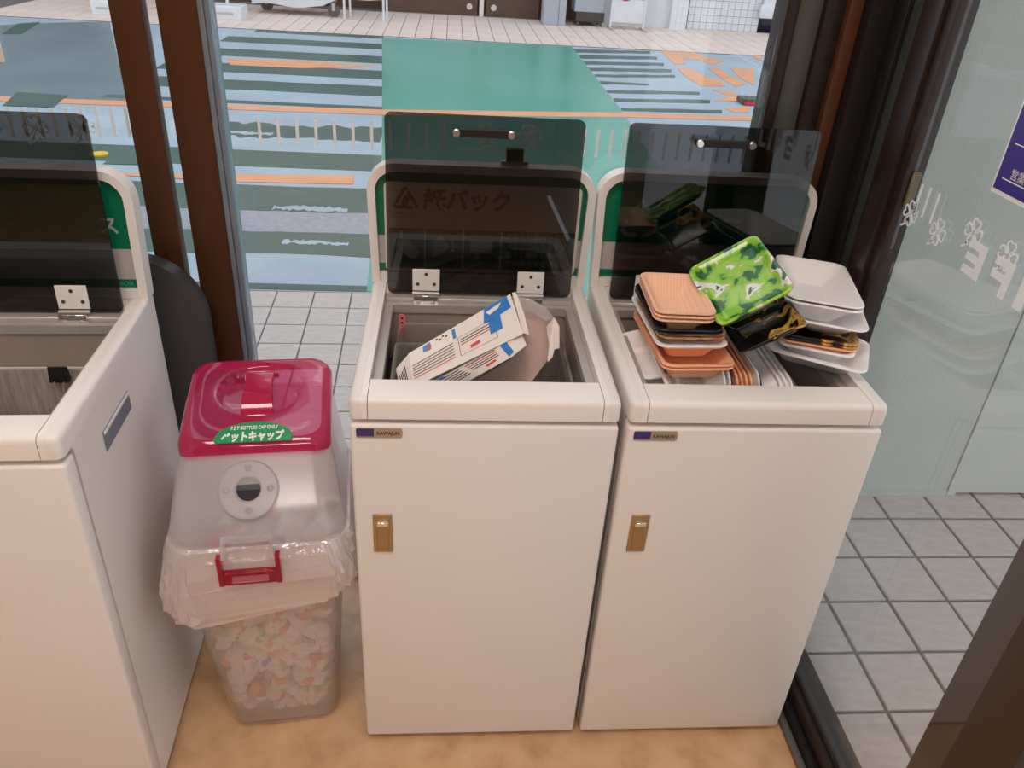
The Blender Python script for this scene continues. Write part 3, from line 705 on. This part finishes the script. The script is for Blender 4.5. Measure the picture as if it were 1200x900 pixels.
# inside of the cut-open carton: curved pale sheet fanning to the right
G = [[(604, 347, .866), (616, 392, .818), (600, 420, .780), (545, 454, .716)],
     [(625, 352, .862), (632, 392, .815), (618, 425, .768), (580, 458, .715)],
     [(640, 362, .855), (644, 393, .812), (634, 424, .770), (606, 456, .720)],
     [(650, 376, .845), (650, 398, .815), (640, 424, .778), (622, 449, .735)]]
G = [[cz(*p) for p in row] for row in G]
bm = bmesh.new()
vt = [[bm.verts.new(p) for p in row] for row in G]; vb = [[bm.verts.new(p + Vector((0, .0007, -.001))) for p in row] for row in G]
for g_ in (vt, vb):
    for i in range(3):
        for j in range(3): bm.faces.new((g_[i][j], g_[i+1][j], g_[i+1][j+1], g_[i][j+1]))
for i in range(3):
    for j in (0, 3): bm.faces.new((vt[i][j], vt[i+1][j], vb[i+1][j], vb[i][j]))
for j in range(3):
    for i in (0, 3): bm.faces.new((vt[i][j], vt[i][j+1], vb[i][j+1], vb[i][j]))
obj('inner_face', bm, M_CARTIN, ct, 60)
F1 = [cz(*p) for p in ((640, 384, .842), (649, 373, .850), (655, 384, .840), (655, 409, .812), (649, 411, .806), (647, 420, .796), (641, 426, .786), (643, 405, .808))]
thick('outer_flap', [p + Vector((0, -.002, .0035)) for p in F1], M_CARTON, .0012)
F2 = [cz(*p) for p in ((600, 344, .874), (604, 343, .876), (612, 361, .858), (620, 393, .828), (613, 391, .832))]
thick('open_lip', [p + Vector((0, -.001, .002)) for p in F2], M_CARTON, .0012)
F3 = [cz(*p) for p in ((606, 345, .872), (640, 362, .860), (649, 374, .850), (640, 378, .846), (626, 369, .852), (612, 366, .853))]
thick('clear_film', [p + Vector((0, -.002, .004)) for p in F3], clear('clear_film', (.9, .9, .9), .08, .05, haze=.12), .0006)

# ---- foam trays
def tray_mesh(w_, d_, h, r=.018, rim=.007, flare=.016, m=M_FOAM, ribs=False):
    bm = bmesh.new(); hx, hy = w_/2, d_/2
    def lp(ins, z, rr): return [(x, y, z) for x, y in rrect(hx-ins, hy-ins, max(.004, rr-ins*.3), 5)]
    loft(bm, [lp(rim+flare+.001, 0, r), lp(rim+.0012, h-.0035, r), lp(.0006, h-.0032, r), lp(0, h-.0016, r), lp(.0008, h, r), lp(rim-.001, h, r), lp(rim+.0012, h-.0015, r), lp(rim+flare, .004, r*.9), lp(rim+flare+.004, .0026, r*.8)], True, True)
    bmesh.ops.recalc_face_normals(bm, faces=bm.faces[:])
    me = bpy.data.meshes.new('tray'); bm.to_mesh(me); bm.free()
    me.materials.append(m); me.shade_smooth(); me.set_sharp_from_angle(angle=R(50)); return me
def tray(label, me, loc, rot, group):
    o = bpy.data.objects.new('foam_tray', me); COL.objects.link(o); o.location = loc; o.rotation_euler = rot
    tag(o, label, 'food tray', group); return o
def frame_from(pts):
    """L,T,R,B rim corners -> rotation, centre, w, d"""
    L_, T_, R_, B_ = pts; c = (L_+T_+R_+B_)/4
    xa = ((R_-B_)+(T_-L_))/2; ya = ((L_-B_)+(T_-R_))/2; w_, d_ = xa.length, ya.length
    x = xa.normalized(); z = x.cross(ya).normalized(); y = z.cross(x)
    return Matrix((x, y, z)).transposed(), c, w_, d_
GL = 'foam trays stacked on the left of the tray bin'
GR_ = 'foam trays stacked on the right of the tray bin'
GM = 'foam trays standing inside the tray bin'
def level(label, me, cx, cy, rimz, h, rz, group, tx=0., ty=0.):
    return tray(label, me, (cx, cy, rimz-h), (R(tx), R(ty), R(rz)), group)
mS = tray_mesh(.126, .212, .030, m=M_ORANGE); mW = tray_mesh(.124, .200, .022, m=M_FOAM); mP = tray_mesh(.116, .190, .030, m=M_ORANGE)
mTan = tray_mesh(.117, .186, .016, m=M_TAN); mB = tray_mesh(.114, .186, .016, m=M_BLKTRAY); mTop = tray_mesh(.103, .164, .036, m=M_SALMON, flare=.022)
level('lower salmon wood-grain tray at the bottom of the left stack', mS, .556, .186, .832, .030, 3, GL)
level('salmon wood-grain tray second from the bottom of the left stack', mS, .556, .187, .838, .030, 3, GL)
level('salmon tray nested under the white tray of the left stack', mP, .548, .196, .861, .030, 2, GL)
level('white foam tray in the middle of the left stack', mW, .546, .196, .866, .022, 2, GL)
level('tan bamboo-print tray just above the white tray of the left stack', mTan, .548, .199, .876, .016, 1, GL)
level('tan bamboo-print tray just under the black trays', mTan, .548, .200, .882, .016, 1, GL)
level('lower of two black trays in the left stack', mB, .539, .188, .889, .016, 1, GL)
level('upper of two black trays in the left stack', mB, .538, .188, .895, .016, 0, GL)
level('lowest of three pale salmon trays on top of the left stack', mTop, .533, .184, .908, .036, -2, GL)
level('middle of three pale salmon trays on top of the left stack', mTop, .533, .184, .915, .036, -2, GL)
level('topmost pale salmon deep tray of the left stack', mTop, .532, .184, .922, .036, -2, GL)
# right stack
mBig = tray_mesh(.168, .135, .028, r=.022, rim=.010, flare=.02); mWd = tray_mesh(.131, .236, .040, r=.024, rim=.006, flare=.033)
mW3 = tray_mesh(.128, .18, .024); mPr = tray_mesh(.130, .192, .012, flare=.004, m=M_ORANGE); mPb = tray_mesh(.130, .192, .012, flare=.004, m=M_GOLD)
level('broad white tray at the bottom of the right stack', mBig, .789, .156, .843, .028, -27, GR_, 0, 2)
level('white tray resting on the broad bottom tray of the right stack', mW3, .800, .196, .8535, .024, -23, GR_)
level('orange-rimmed printed tray in the right stack', mPr, .803, .212, .858, .012, -19, GR_)
level('lower black and gold printed tray in the right stack', mPb, .804, .213, .8632, .012, -19, GR_)
level('upper black and gold printed tray in the right stack', mPb, .804, .214, .868, .012, -19, GR_)
level('lowest deep white tray of the right stack', tray_mesh(.134, .236, .031, r=.024, rim=.006, flare=.033), .811, .226, .896, .031, -18, GR_, -2, 2)
level('middle deep white tray of the right stack', mWd, .801, .244, .919, .040, -16, GR_, -3, 2)
level('topmost deep white foam tray of the right stack', mWd, .801, .245, .926, .040, -16, GR_, -3, 2)
# tilted printed trays between the stacks
def posed(label, w_, d_, h, r, m, c, e):
    Rm_ = Matrix.Rotation(R(e[2]), 3, 'Z') @ Matrix.Rotation(R(e[1]), 3, 'Y') @ Matrix.Rotation(R(e[0]), 3, 'X')
    return tray(label, tray_mesh(w_, d_, h, r=r, m=m, flare=.009, rim=.006), Vector(c) - Rm_ @ Vector((0, 0, h)), Rm_.to_euler(), 'printed trays between the stacks')
posed('glossy green leaf-print tray tilted across the two stacks', .131, .176, .013, .016, M_LEAF, (.628, .172, .955), (9.98, -33.7, -1.27))
posed('black and gold printed tray under the green leaf tray', .114, .139, .012, .010, M_GOLD, (.672, .133, .889), (-10.4, -30.0, -1.8))
# trays on edge inside the bin
mE = tray_mesh(.13, .20, .022, m=M_FOAM); mEo = tray_mesh(.125, .20, .018, m=M_ORANGE); mEb = tray_mesh(.125, .20, .016, m=M_BLKTRAY)
edge = [('white', mE, .600), ('white', mE, .609), ('black', mEb, .618), ('orange', mEo, .626), ('orange', mEo, .634), ('orange', mEo, .642), ('orange', mEo, .650), ('white', mE, .659), ('black', mEb, .668)]
names = ['leftmost', 'second from left', 'third from left', 'fourth from left', 'fifth from left', 'sixth from left', 'seventh from left', 'eighth from left', 'ninth from left']
for k, (cn, me, x) in enumerate(edge):
    tray('%s tray on edge inside the tray bin, %s of the upright row' % (cn, names[k]), me, (x, .185, .752), (0, R(78), 0), GM)
mEw = tray_mesh(.13, .21, .045, r=.03)
for k, x in enumerate((.672, .682, .692)):
    tray('deep white tray on edge in the bin, %s of three near the bare corner' % ('left', 'middle', 'right')[k], mEw, (x, .175, .738), (0, R(80), 0), GM)
for k, (x, y, z, a) in enumerate(((.558, .15, .768, 4), (.575, .145, .752, -3))):
    tray('white tray filling the bin under the bottom salmon tray, %s of two' % ('upper', 'lower')[k], tray_mesh(.12, .17, .026), (x, y, z), (R(6), R(14), R(a)), GM)
for k, (x, y, z, a) in enumerate(((.515, .20, .775, 8), (.512, .17, .758, -6), (.520, .18, .742, 14))):
    tray('white tray lying under the left stack, %s of three' % ('upper', 'middle', 'lower')[k], tray_mesh(.085, .15, .026), (x, y, z), (R(4), R(-12), R(a)), GM)

# ------------------------------------------------------------------ bottle-cap bin
CB = empty('cap_bin', (-.183, .165, 0), R(6)); tag(CB, 'clear plastic bottle-cap bin with magenta top between two white bins', 'cap bin')
def LP(hx, hy, r, z, cy=0., cx=0., n=7): return [(x, y, z) for x, y in rrect(hx, hy, r, n, cx, cy)]
bm = bmesh.new()
loft(bm, [LP(.096, .118, .03, .0), LP(.103, .125, .034, .006), LP(.105, .127, .034, .02), LP(.126, .138, .036, .25), LP(.142, .148, .038, .47), LP(.146, .152, .04, .475), LP(.146, .152, .04, .505), LP(.143, .149, .038, .505), LP(.139, .145, .037, .465), LP(.123, .135, .035, .25), LP(.102, .124, .033, .022), LP(.099, .121, .03, .012)], True, True)
obj('body', bm, M_BODYPL, CB, 40)
# bag: liner inside, cuff folded over outside
bm = bmesh.new()
def wav(hx, hy, r, z, amp, zamp, seed, n=9):
    q = rrect(hx, hy, r, n); rr = random.Random(seed); ph = [rr.uniform(0, 6.28) for _ in range(4)]; out = []
    for i, (x, y) in enumerate(q):
        a = math.atan2(y, x); k = 1 + amp*(math.sin(7*a+ph[0])*.5 + math.sin(13*a+ph[1])*.35 + math.sin(23*a+ph[2])*.25)
        out.append((x*k, y*k, z + zamp*(math.sin(3*a+ph[3]) + .5*math.sin(8*a+ph[1]))))
    return out
prof = [(.147, .153, .512, 0), (.153, .159, .509, .004), (.160, .166, .490, .010), (.165, .171, .465, .020), (.169, .174, .440, .030), (.170, .175, .415, .036), (.167, .173, .392, .040), (.161, .168, .372, .040), (.154, .162, .356, .034), (.149, .157, .346, .026)]
def crump(hx, hy, z, amp, seed, off=0.):
    rr = random.Random(seed); out = []
    for i, (x, y) in enumerate(rrect(hx-off, hy-off, .05, 15)):
        a = math.atan2(y, x); k = 1 + amp*(.5*math.sin(5*a+.9) + .3*math.sin(11*a+z*40) + rr.uniform(-.85, .85))
        dz = (amp*.28)*math.sin(2*a+2.4) + amp*.10*math.sin(9*a) + amp*rr.uniform(-.10, .10)
        X_, Y_ = x*k, y*k
        lim = (-.004 - CB.location.x + Y_*math.sin(R(6)))/math.cos(R(6))
        X_ = min(X_, lim)
        out.append((X_, Y_, z + dz + (.512-z)/.166*(.15*x + .010)))
    return out
loops = [crump(a, b, z, m_, 20+k) for k, (a, b, z, m_) in enumerate(prof)]
loops += [crump(a, b, z, m_, 20+k, .0022) for k, (a, b, z, m_) in reversed(list(enumerate(prof)))]
loft(bm, loops + [loops[0]])
bmesh.ops.remove_doubles(bm, verts=bm.verts[:], dist=1e-6)
bmesh.ops.triangulate(bm, faces=bm.faces[:])
obj('bag_cuff', bm, M_BAG, CB)
bm = bmesh.new()
loft(bm, [wav(.090, .112, .03, .024, .01, 0, 6), wav(.100, .122, .033, .05, .012, .002, 7), wav(.116, .130, .035, .25, .022, .002, 8), wav(.134, .141, .037, .45, .008, 0, 9), wav(.138, .144, .037, .503, 0, 0, 9)], True, False)
obj('bag_liner', bm, M_INBAG, CB, 80)
# dome
bm = bmesh.new()
dome = [(.149, .155, .045, .5125, 0), (.149, .155, .045, .520, 0), (.146, .152, .045, .530, .0), (.139, .137, .042, .575, .018), (.131, .119, .038, .620, .036), (.124, .108, .034, .648, .046)]
loft(bm, [LP(a, b, r, z, c) for a, b, r, z, c in dome] + [LP(a-.0025, b-.0025, r, z-.001, c) for a, b, r, z, c in dome[::-1]])
obj('dome', bm, M_PLASTIC, CB, 50)
# bottle caps in the bag (uncountable behind cloudy plastic)
bm = bmesh.new(); cr = random.Random(3)
for k in range(620):
    z = .035 + .345*cr.random()**.9; f = .095 + (z/.5)*.033
    x = cr.uniform(-1, 1)*(f-.014); y = cr.uniform(-1, 1)*(f+.013-.014)
    if k < 330:                                    # most against the walls, where they show
        s = cr.random()
        if s < .6: y = -(f+.013-.012)
        elif s < .8: x = (f-.012)
        else: x = -(f-.012)
    Mx = Matrix.Translation((x, y, z)) @ Matrix.Rotation(cr.uniform(0, 6.28), 4, 'Z') @ Matrix.Rotation(cr.uniform(0, 3.14), 4, 'X')
    n = 10; mi = cr.choices(range(6), (74, 7, 5, 7, 4, 3))[0]; rc, hc = .0142, .013
    top_ = [bm.verts.new(Mx @ Vector((rc*math.cos(6.2832*i/n), rc*math.sin(6.2832*i/n), hc/2))) for i in range(n)]
    bot_ = [bm.verts.new(Mx @ Vector((rc*math.cos(6.2832*i/n), rc*math.sin(6.2832*i/n), -hc/2))) for i in range(n)]
    fs = [bm.faces.new(top_), bm.faces.new(bot_[::-1])] + [bm.faces.new((top_[i], bot_[i], bot_[(i+1) % n], top_[(i+1) % n])) for i in range(n)]
    for f_ in fs: f_.material_index = mi
caps = obj('bottle_caps', bm, [mat('cap_white', (240, 234, 228), .4), mat('cap_green', (150, 186, 70), .4), mat('cap_red', (214, 70, 70), .4), mat('cap_orange', (236, 150, 90), .4), mat('cap_pink', (240, 180, 176), .4), mat('cap_blue', (110, 130, 190), .4)], CB)
tag(caps, 'heap of white and coloured bottle caps in the bag', kind='stuff')
# magenta top, tilted a little towards the front
def tl(y, z): return z + .20*(y-.046)
def TLP(hx, hy, r, z): return [(x, y, tl(y, z)) for x, y, z in LP(hx, hy, r, z, .046)]
bm = bmesh.new()
loft(bm, [TLP(.126, .112, .03, .652), TLP(.128, .114, .032, .655), TLP(.127, .113, .034, .668), TLP(.121, .107, .034, .679), TLP(.112, .098, .032, .683), TLP(.110, .096, .03, .6805), TLP(.119, .105, .032, .6765), TLP(.1245, .1105, .03, .667), TLP(.1245, .1105, .03, .652)], False, False)
bm.verts.ensure_lookup_table()
# top sheet with a round dished well and a bridge handle over it
o_ = TLP(.112, .098, .032, .683)
def circ(r, z, n=32, cx=0., cy=.066): return [(cx + r*math.cos(R(45)*0 + 2*math.pi*i/n), cy + r*.86*math.sin(2*math.pi*i/n), tl(cy + r*.86*math.sin(2*math.pi*i/n), z)) for i in range(n)]
# match ordering: rrect with n=7 has 32 points starting at angle 0
loft(bm, [o_, circ(.079, .6832), circ(.074, .681), circ(.066, .662), circ(.05, .655)], False, True)
top_cap = obj('top_lid', bm, M_MAGENTA, CB, 40)
bm = bmesh.new(); loops = []
for i in range(13):
    s = -1 + 2*i/12; y = .066 + s*.066; zc = .660 + .036*(1-abs(s)**3.5); hw = .024 + .006*abs(s)
    loops.append([(-hw, y, tl(y, zc-.004)), (hw, y, tl(y, zc-.004)), (hw*.92, y, tl(y, zc)), (-hw*.92, y, tl(y, zc))])
loft(bm, loops, True, True); obj('bridge_handle', bm, M_MAGENTA, top_cap, 40)
# label on the sloping front of the top
def on_top(u, v, h): # u across, v up the slope from the front edge
    y = -.060 + v*.98; return Vector((u, y, tl(y, .6832) + h))
lab = [(-.062, -.004), (.062, -.004), (.065, .006)] + [(.063*math.cos(R(a)), .008 + .036*math.sin(R(a))) for a in range(15, 166, 10)] + [(-.065, .006)]
bm = bmesh.new(); loft(bm, [[on_top(u, v, .0012) for u, v in lab], [on_top(u, v, .0022) for u, v in lab]], True, True); lb = obj('label', bm, M_LABEL, top_cap)
slope = Matrix(((1, 0, 0), (0, .98, -.196), (0, .196, .98)))
text('label_lettering', 'ペットキャップ', .024, tuple(on_top(-.0525, .0, .0026)), M_WINK, lb, slope, bold=.0012, width=.103)
text('label_small_lettering', 'P.E.T BOTTLES CAP ONLY', .0115, tuple(on_top(-.039, .0255, .0026)), M_WINK, lb, slope, bold=.0003, width=.078)
# hole plate on the sloping dome front
pc0 = Vector((-.010, -.1030, .5930)); sl = math.atan2(.092, .084)   # front slope
pb = Matrix(((1, 0, 0), (0, math.cos(sl), -math.sin(sl)), (0, math.sin(sl), math.cos(sl))))
def pl(u, v, h): return pb @ Vector((u, v, h)) + pc0
def ringm(bm, r0, r1, h0, h1, c=(0, 0), n=36):
    A = lambda r, h: [pl(c[0]+r*math.cos(2*math.pi*i/n), c[1]+r*math.sin(2*math.pi*i/n), h) for i in range(n)]
    loft(bm, [A(r0, h0), A(r1, h0), A(r1, h1), A(r0, h1), A(r0, h0)])
bm = bmesh.new(); ringm(bm, .0205, .050, .003, .006); plate = obj('hole_plate', bm, M_PLASTIC, CB, 40)
bm = bmesh.new(); ringm(bm, .0470, .050, .006, .0085); obj('plate_edge', bm, clear('clear_edge', (.9, .9, .92), .14, .05, haze=.22, hazecol=(236, 236, 240)), plate, 40)
bm = bmesh.new(); ringm(bm, .0205, .0228, .002, .0095); obj('hole_edge', bm, MATS['clear_edge'], plate, 40)
bm = bmesh.new(); n = 28; loft(bm, [[pl(.0200*math.cos(2*math.pi*i/n), .0200*math.sin(2*math.pi*i/n), h) for i in range(n)] for h in (.0012, .0018)], True, True)
obj('hole_disc', bm, clear('opening_shade_tint', (.42, .42, .44), .02, .2), plate)  # tinted disc gives the uncut opening its dimness by colour
for (u, v) in ((0, .036), (0, -.036), (.036, 0), (-.036, 0)):
    bm = bmesh.new(); ringm(bm, .002, .0062, .006, .0085, (u, v), 14); obj('plate_screw', bm, MATS['clear_edge'], plate, 40)
# raised panel line on dome front
# buckle
bu = empty('buckle', (-.012, -.1745, .455)); bu.parent = CB
bw = .051
bm = bmesh.new()
bbox(bm, -bw, -bw+.008, -.012, 0, .0, .062); bbox(bm, bw-.008, bw, -.012, 0, .0, .062)
bbox(bm, -bw+.0085, bw-.0085, -.010, 0, .0, .026)
obj('buckle_frame', bm, M_BUCKLE, bu)
box('buckle_window', -.030, .030, -.0125, -.0105, .007, .019, clear('pink_window', (.9, .6, .66), .08, .1, haze=.4, hazecol=(232, 150, 164)), bu, .003, 2)
bm = bmesh.new(); bbox(bm, -.042, -.036, -.012, .012, .058, .085); bbox(bm, .036, .042, -.012, .012, .058, .085); bbox(bm, -.042, .042, .0, .012, .083, .089)
obj('hinge_bracket', bm, MATS['clear_edge'], bu)

# ------------------------------------------------------------------ dark rounded panel behind the left bin
bm = bmesh.new()
o_ = [(-.10, 0), (.062, 0), (.075, .30), (.079, .60)] + [(.079 - .125 + .125*math.cos(R(a)), .735 + .125*math.sin(R(a))) for a in range(0, 91, 5)] + [(-.10, .86)]
prism(bm, o_, -.018, .018, 'y'); ed = [e for e in bm.edges if abs(e.verts[0].co.y-e.verts[1].co.y) < 1e-6]
bmesh.ops.bevel(bm, geom=ed, offset=.006, segments=2, affect='EDGES')
o = obj('rounded_panel', bm, M_DGREY, None, 35); o.location = (-.402, .425, 0)
tag(o, 'dark grey rounded plastic panel standing behind the leftmost bin', 'panel')

# ------------------------------------------------------------------ far side of the street
def foot(px, py): return onz(px, py, .0)
S(box('wall_far', -9, 4.9, 12.80, 13.0, 0, 3.6, M_OBROWN))
S(box('wall_far_right', 4.9, 9, 14.0, 14.2, 0, 3.6, M_OWHITE))
# storefront doors: low brown rails with bolts and a pale post
sf = empty('storefront', (0, 12.40, 0)); tag(sf, 'dark brown storefront base with pale glazing across the street', 'storefront')
for (x0, x1) in ((-.85, .55), (.68, 1.5)):
    box('bottom_rail', x0, x1, -.03, .03, .0, .30, M_OBROWN, sf, .005, 1)
    box('glazing', x0+.03, x1-.03, -.005, .005, .30, 2.3, M_OGREY, sf)
    box('top_rail', x0, x1, -.03, .03, 2.3, 2.5, M_OBROWN, sf, .005, 1)
box('door_post', .58, .65, -.04, .04, 0, 2.5, M_PAPER, sf, .005, 1)
for x in (.43, .80):
    bm = bmesh.new(); cyl(bm, (x, -.031, .15), .045, -.02, 'y', 14); obj('bolt', bm, M_CHROME, sf, 40)
box('threshold', -.85, 1.5, -.08, -.035, 0, .02, M_ALU, sf)
# white pillar
pz = foot(636, 30); pw = .34
t = empty('pillar', (pz.x+pw/2, pz.y+.2, 0)); tag(t, 'pale grey boxed pillar at the end of the brown storefront', 'pillar')
box('shaft', -pw/2, pw/2, -.17, .17, 0, 3.2, M_OGREY, t, .02, 2)
box('seam_strip', .055, .065, -.175, -.168, 0, 3.2, M_GREYF, t)
# cabinet on castors
cz0 = foot(668, 29); t = empty('rolling_cabinet', (cz0.x+.25, cz0.y+.06, 0)); tag(t, 'pale grey cabinet on castors across the street', 'cabinet')
box('body', -.22, .22, -.2, .2, .20, 1.3, M_OGREY, t, .01, 2); box('plinth', -.19, .24, -.21, .2, .07, .20, M_DGREY, t, .005, 1)
for (x, y) in ((-.15, -.16), (.2, -.16), (-.15, .15), (.2, .15)):
    bm = bmesh.new(); cyl(bm, (x-.015, y, .035), .035, .03, 'x', 14); obj('castor', bm, M_RUBBER, t, 40)
# signboard stand with red roundel
sx = foot(735, 36); t = empty('sign_stand', (sx.x, sx.y+.1, 0)); tag(t, 'white standing notice board with a red disc across the street', 'notice board')
box('board', -.24, .24, -.012, .012, .09, 1.0, M_OWHITE, t, .004, 1)
box('lower_panel', -.225, .225, -.016, -.0125, .10, .32, M_OWHITE, t)
bm = bmesh.new(); cyl(bm, (-.06, -.0125, .52), .13, -.006, 'y', 28); obj('red_disc', bm, mat('sign_red', (206, 44, 48), .5), t)
text('board_lettering', '止', .13, (.10, -.013, .42), M_INK, t)
for x in (-.25, .25):
    box('leg', x-.012, x+.012, -.02, .02, 0.03, 1.0, M_OWHITE, t); box('foot_bar', x-.018, x+.018, -.32, .14, 0, .03, M_ALU, t)
box('cross_bar', -.24, .24, -.015, .015, .06, .085, M_ALU, t)
# pale wall and white tiled wall
S(box('wall_plain', 2.35, 3.52, 12.30, 12.6, 0, 3.6, M_OWHITE))
S(box('wall_pier', 3.52, 3.78, 12.18, 12.6, 0, 3.6, M_OWHITE))
tw = S(box('wall_tiled', 3.84, 5.0, 12.40, 12.7, 0, 3.6, M_GROUT))
S(box('trim_24', 3.78, 3.84, 12.35, 12.6, 0, 3.6, M_BLACK))
wt = paver_mesh(.10, .10, .012, .002); wt.materials.append(M_OWHITE)
for i in range(11):
    for j in range(8):
        o = bpy.data.objects.new('wall_tile', wt); COL.objects.link(o); o.parent = tw
        o.rotation_euler = (R(90), 0, 0); o.location = (3.895+i*.105, 12.394, .055+j*.105)
for i in range(3):
    for j in range(8):
        o = bpy.data.objects.new('wall_tile', wt); COL.objects.link(o); o.parent = bpy.data.objects['wall_pier']
        o.rotation_euler = (R(90), 0, 0); o.location = (3.565+i*.085, 12.174, .055+j*.105); o.scale = (.8, 1, 1)
# white van bumper at the far right
vb = foot(892, 34); t = empty('parked_van', (5.75, 12.6, 0)); tag(t, 'white parked van partly visible beyond the tiled wall', 'van')
bm = bmesh.new(); prism(bm, [(-.75, .30), (-.75, 1.6), (-.45, 1.9), (1.2, 1.9), (1.2, .30)], -.3, 1.2, 'y'); obj('van_body', bm, M_OWHITE, t)
box('bumper', -.80, 1.2, -.34, -.25, .22, .42, M_OWHITE, t, .03, 2); box('underbody', -.7, 1.2, -.2, 1.1, .12, .22, M_BLACK, t)
bm = bmesh.new(); cyl(bm, (-.35, -.20, .17), .17, .12, 'y', 20); obj('wheel', bm, M_RUBBER, t, 40)
bm = bmesh.new(); cyl(bm, (.8, -.20, .17), .17, .12, 'y', 20); obj('wheel', bm, M_RUBBER, t, 40)
# dark corner of something red and black by the right frame
q = onz(872, 122, .0); t = empty('traffic_cone_base', (2.98, 6.72, 0)); tag(t, 'dark square base with red edge on the road beside the window frame', 'base')
box('slab', -.07, .2, -.10, .10, 0, .05, M_DGREY, t, .01, 1); box('red_edge', -.06, .2, -.108, -.101, 0, .03, mat('sign_red', (206, 44, 48), .5), t)
# covered cart with castor
t = empty('covered_cart', (-2.0, 11.65, 0)); tag(t, 'cart under a white cover with a castor across the street', 'cart')
bm = bmesh.new(); nseg = 12; lo, hi = [], []
for i in range(nseg+1):
    s = i/nseg; zz = .125 + .02*math.sin(s*9) + (.10*max(0, s-.85)/.15)
    lo.append((-.62 + 1.16*s, zz)); 
prism(bm, lo + [(.54, 1.2), (-.62, 1.2)], -.25, .25, 'y'); obj('cover', bm, M_OWHITE, t)
box('frame', -.6, .5, -.2, .2, .175, .185, M_OGREY, t)
for x, yc in ((.50, -.24), (-.5, .15)):
    bm = bmesh.new(); cyl(bm, (x, yc, .085), .085, .05, 'y', 18); obj('castor', bm, M_RUBBER, t, 40)
    box('fork', x-.02, x+.02, yc-.03, yc+.08, .09, .185, M_ALU, t)
# white rack
a = foot(404, 23); b = foot(450, 25); t = empty('wire_rack', ((a.x+b.x)/2, a.y, 0)); tag(t, 'thin white tubular stand beside the covered cart', 'stand')
hw = (b.x-a.x)/2
for (x, y) in ((-hw, 0), (hw, 0), (-hw+.04, .35), (hw+.02, .35)):
    bm = bmesh.new(); tube(bm, [(x, y, 0), (x, y, 1.0)], .016, 8); obj('leg', bm, M_OWHITE, t, 40)
bm = bmesh.new(); tube(bm, [(-hw, 0, .30), (-hw*.3, 0, .27), (hw*.3, 0, .27), (hw, 0, .29)], .011, 8); obj('rail', bm, M_OWHITE, t, 40)
bm = bmesh.new(); tube(bm, [(-hw, 0, 1.0), (hw, 0, 1.0), (hw+.02, .35, 1.0), (-hw+.04, .35, 1.0), (-hw, 0, 1.0)], .014, 8); obj('top_frame', bm, M_OWHITE, t, 40)
# flag-base weights
for k, (px0, px1, py) in enumerate(((108, 150, 17.5), (245, 287, 23))):
    a, b = foot(px0, py), foot(px1, py); t = empty('stand_weight', ((a.x+b.x)/2, a.y+.2, 0)); hw = (b.x-a.x)/2
    tag(t, ('white block base seen between the left posts', 'white block base left of the covered cart')[k], 'weight', 'white block bases')
    box('block', -hw, hw, -.2, .2, 0, .17, M_OWHITE, t, .01, 1)
    box('groove', -hw+.06, hw-.1, -.204, -.199, .07, .10, M_ALU, t)
    bm = bmesh.new(); tube(bm, [(0, 0, .17), (0, 0, 1.2)], .02, 8); obj('pole', bm, M_OWHITE, t, 40)
    box('board', -.18, .18, -.03, .03, .32, 1.1, M_OWHITE, t, .005, 1)
# yellow disc lying on the road behind the left lid
q = onz(117, 181, 0); bm = bmesh.new(); cyl(bm, (0, 0, -.004), .05, .012, 'z', 20); o = obj('yellow_marker', bm, M_YELLOW, None, 40); o.location = (q.x, q.y, .0)
tag(o, 'small yellow round marker on the road behind the leftmost lid', 'marker')
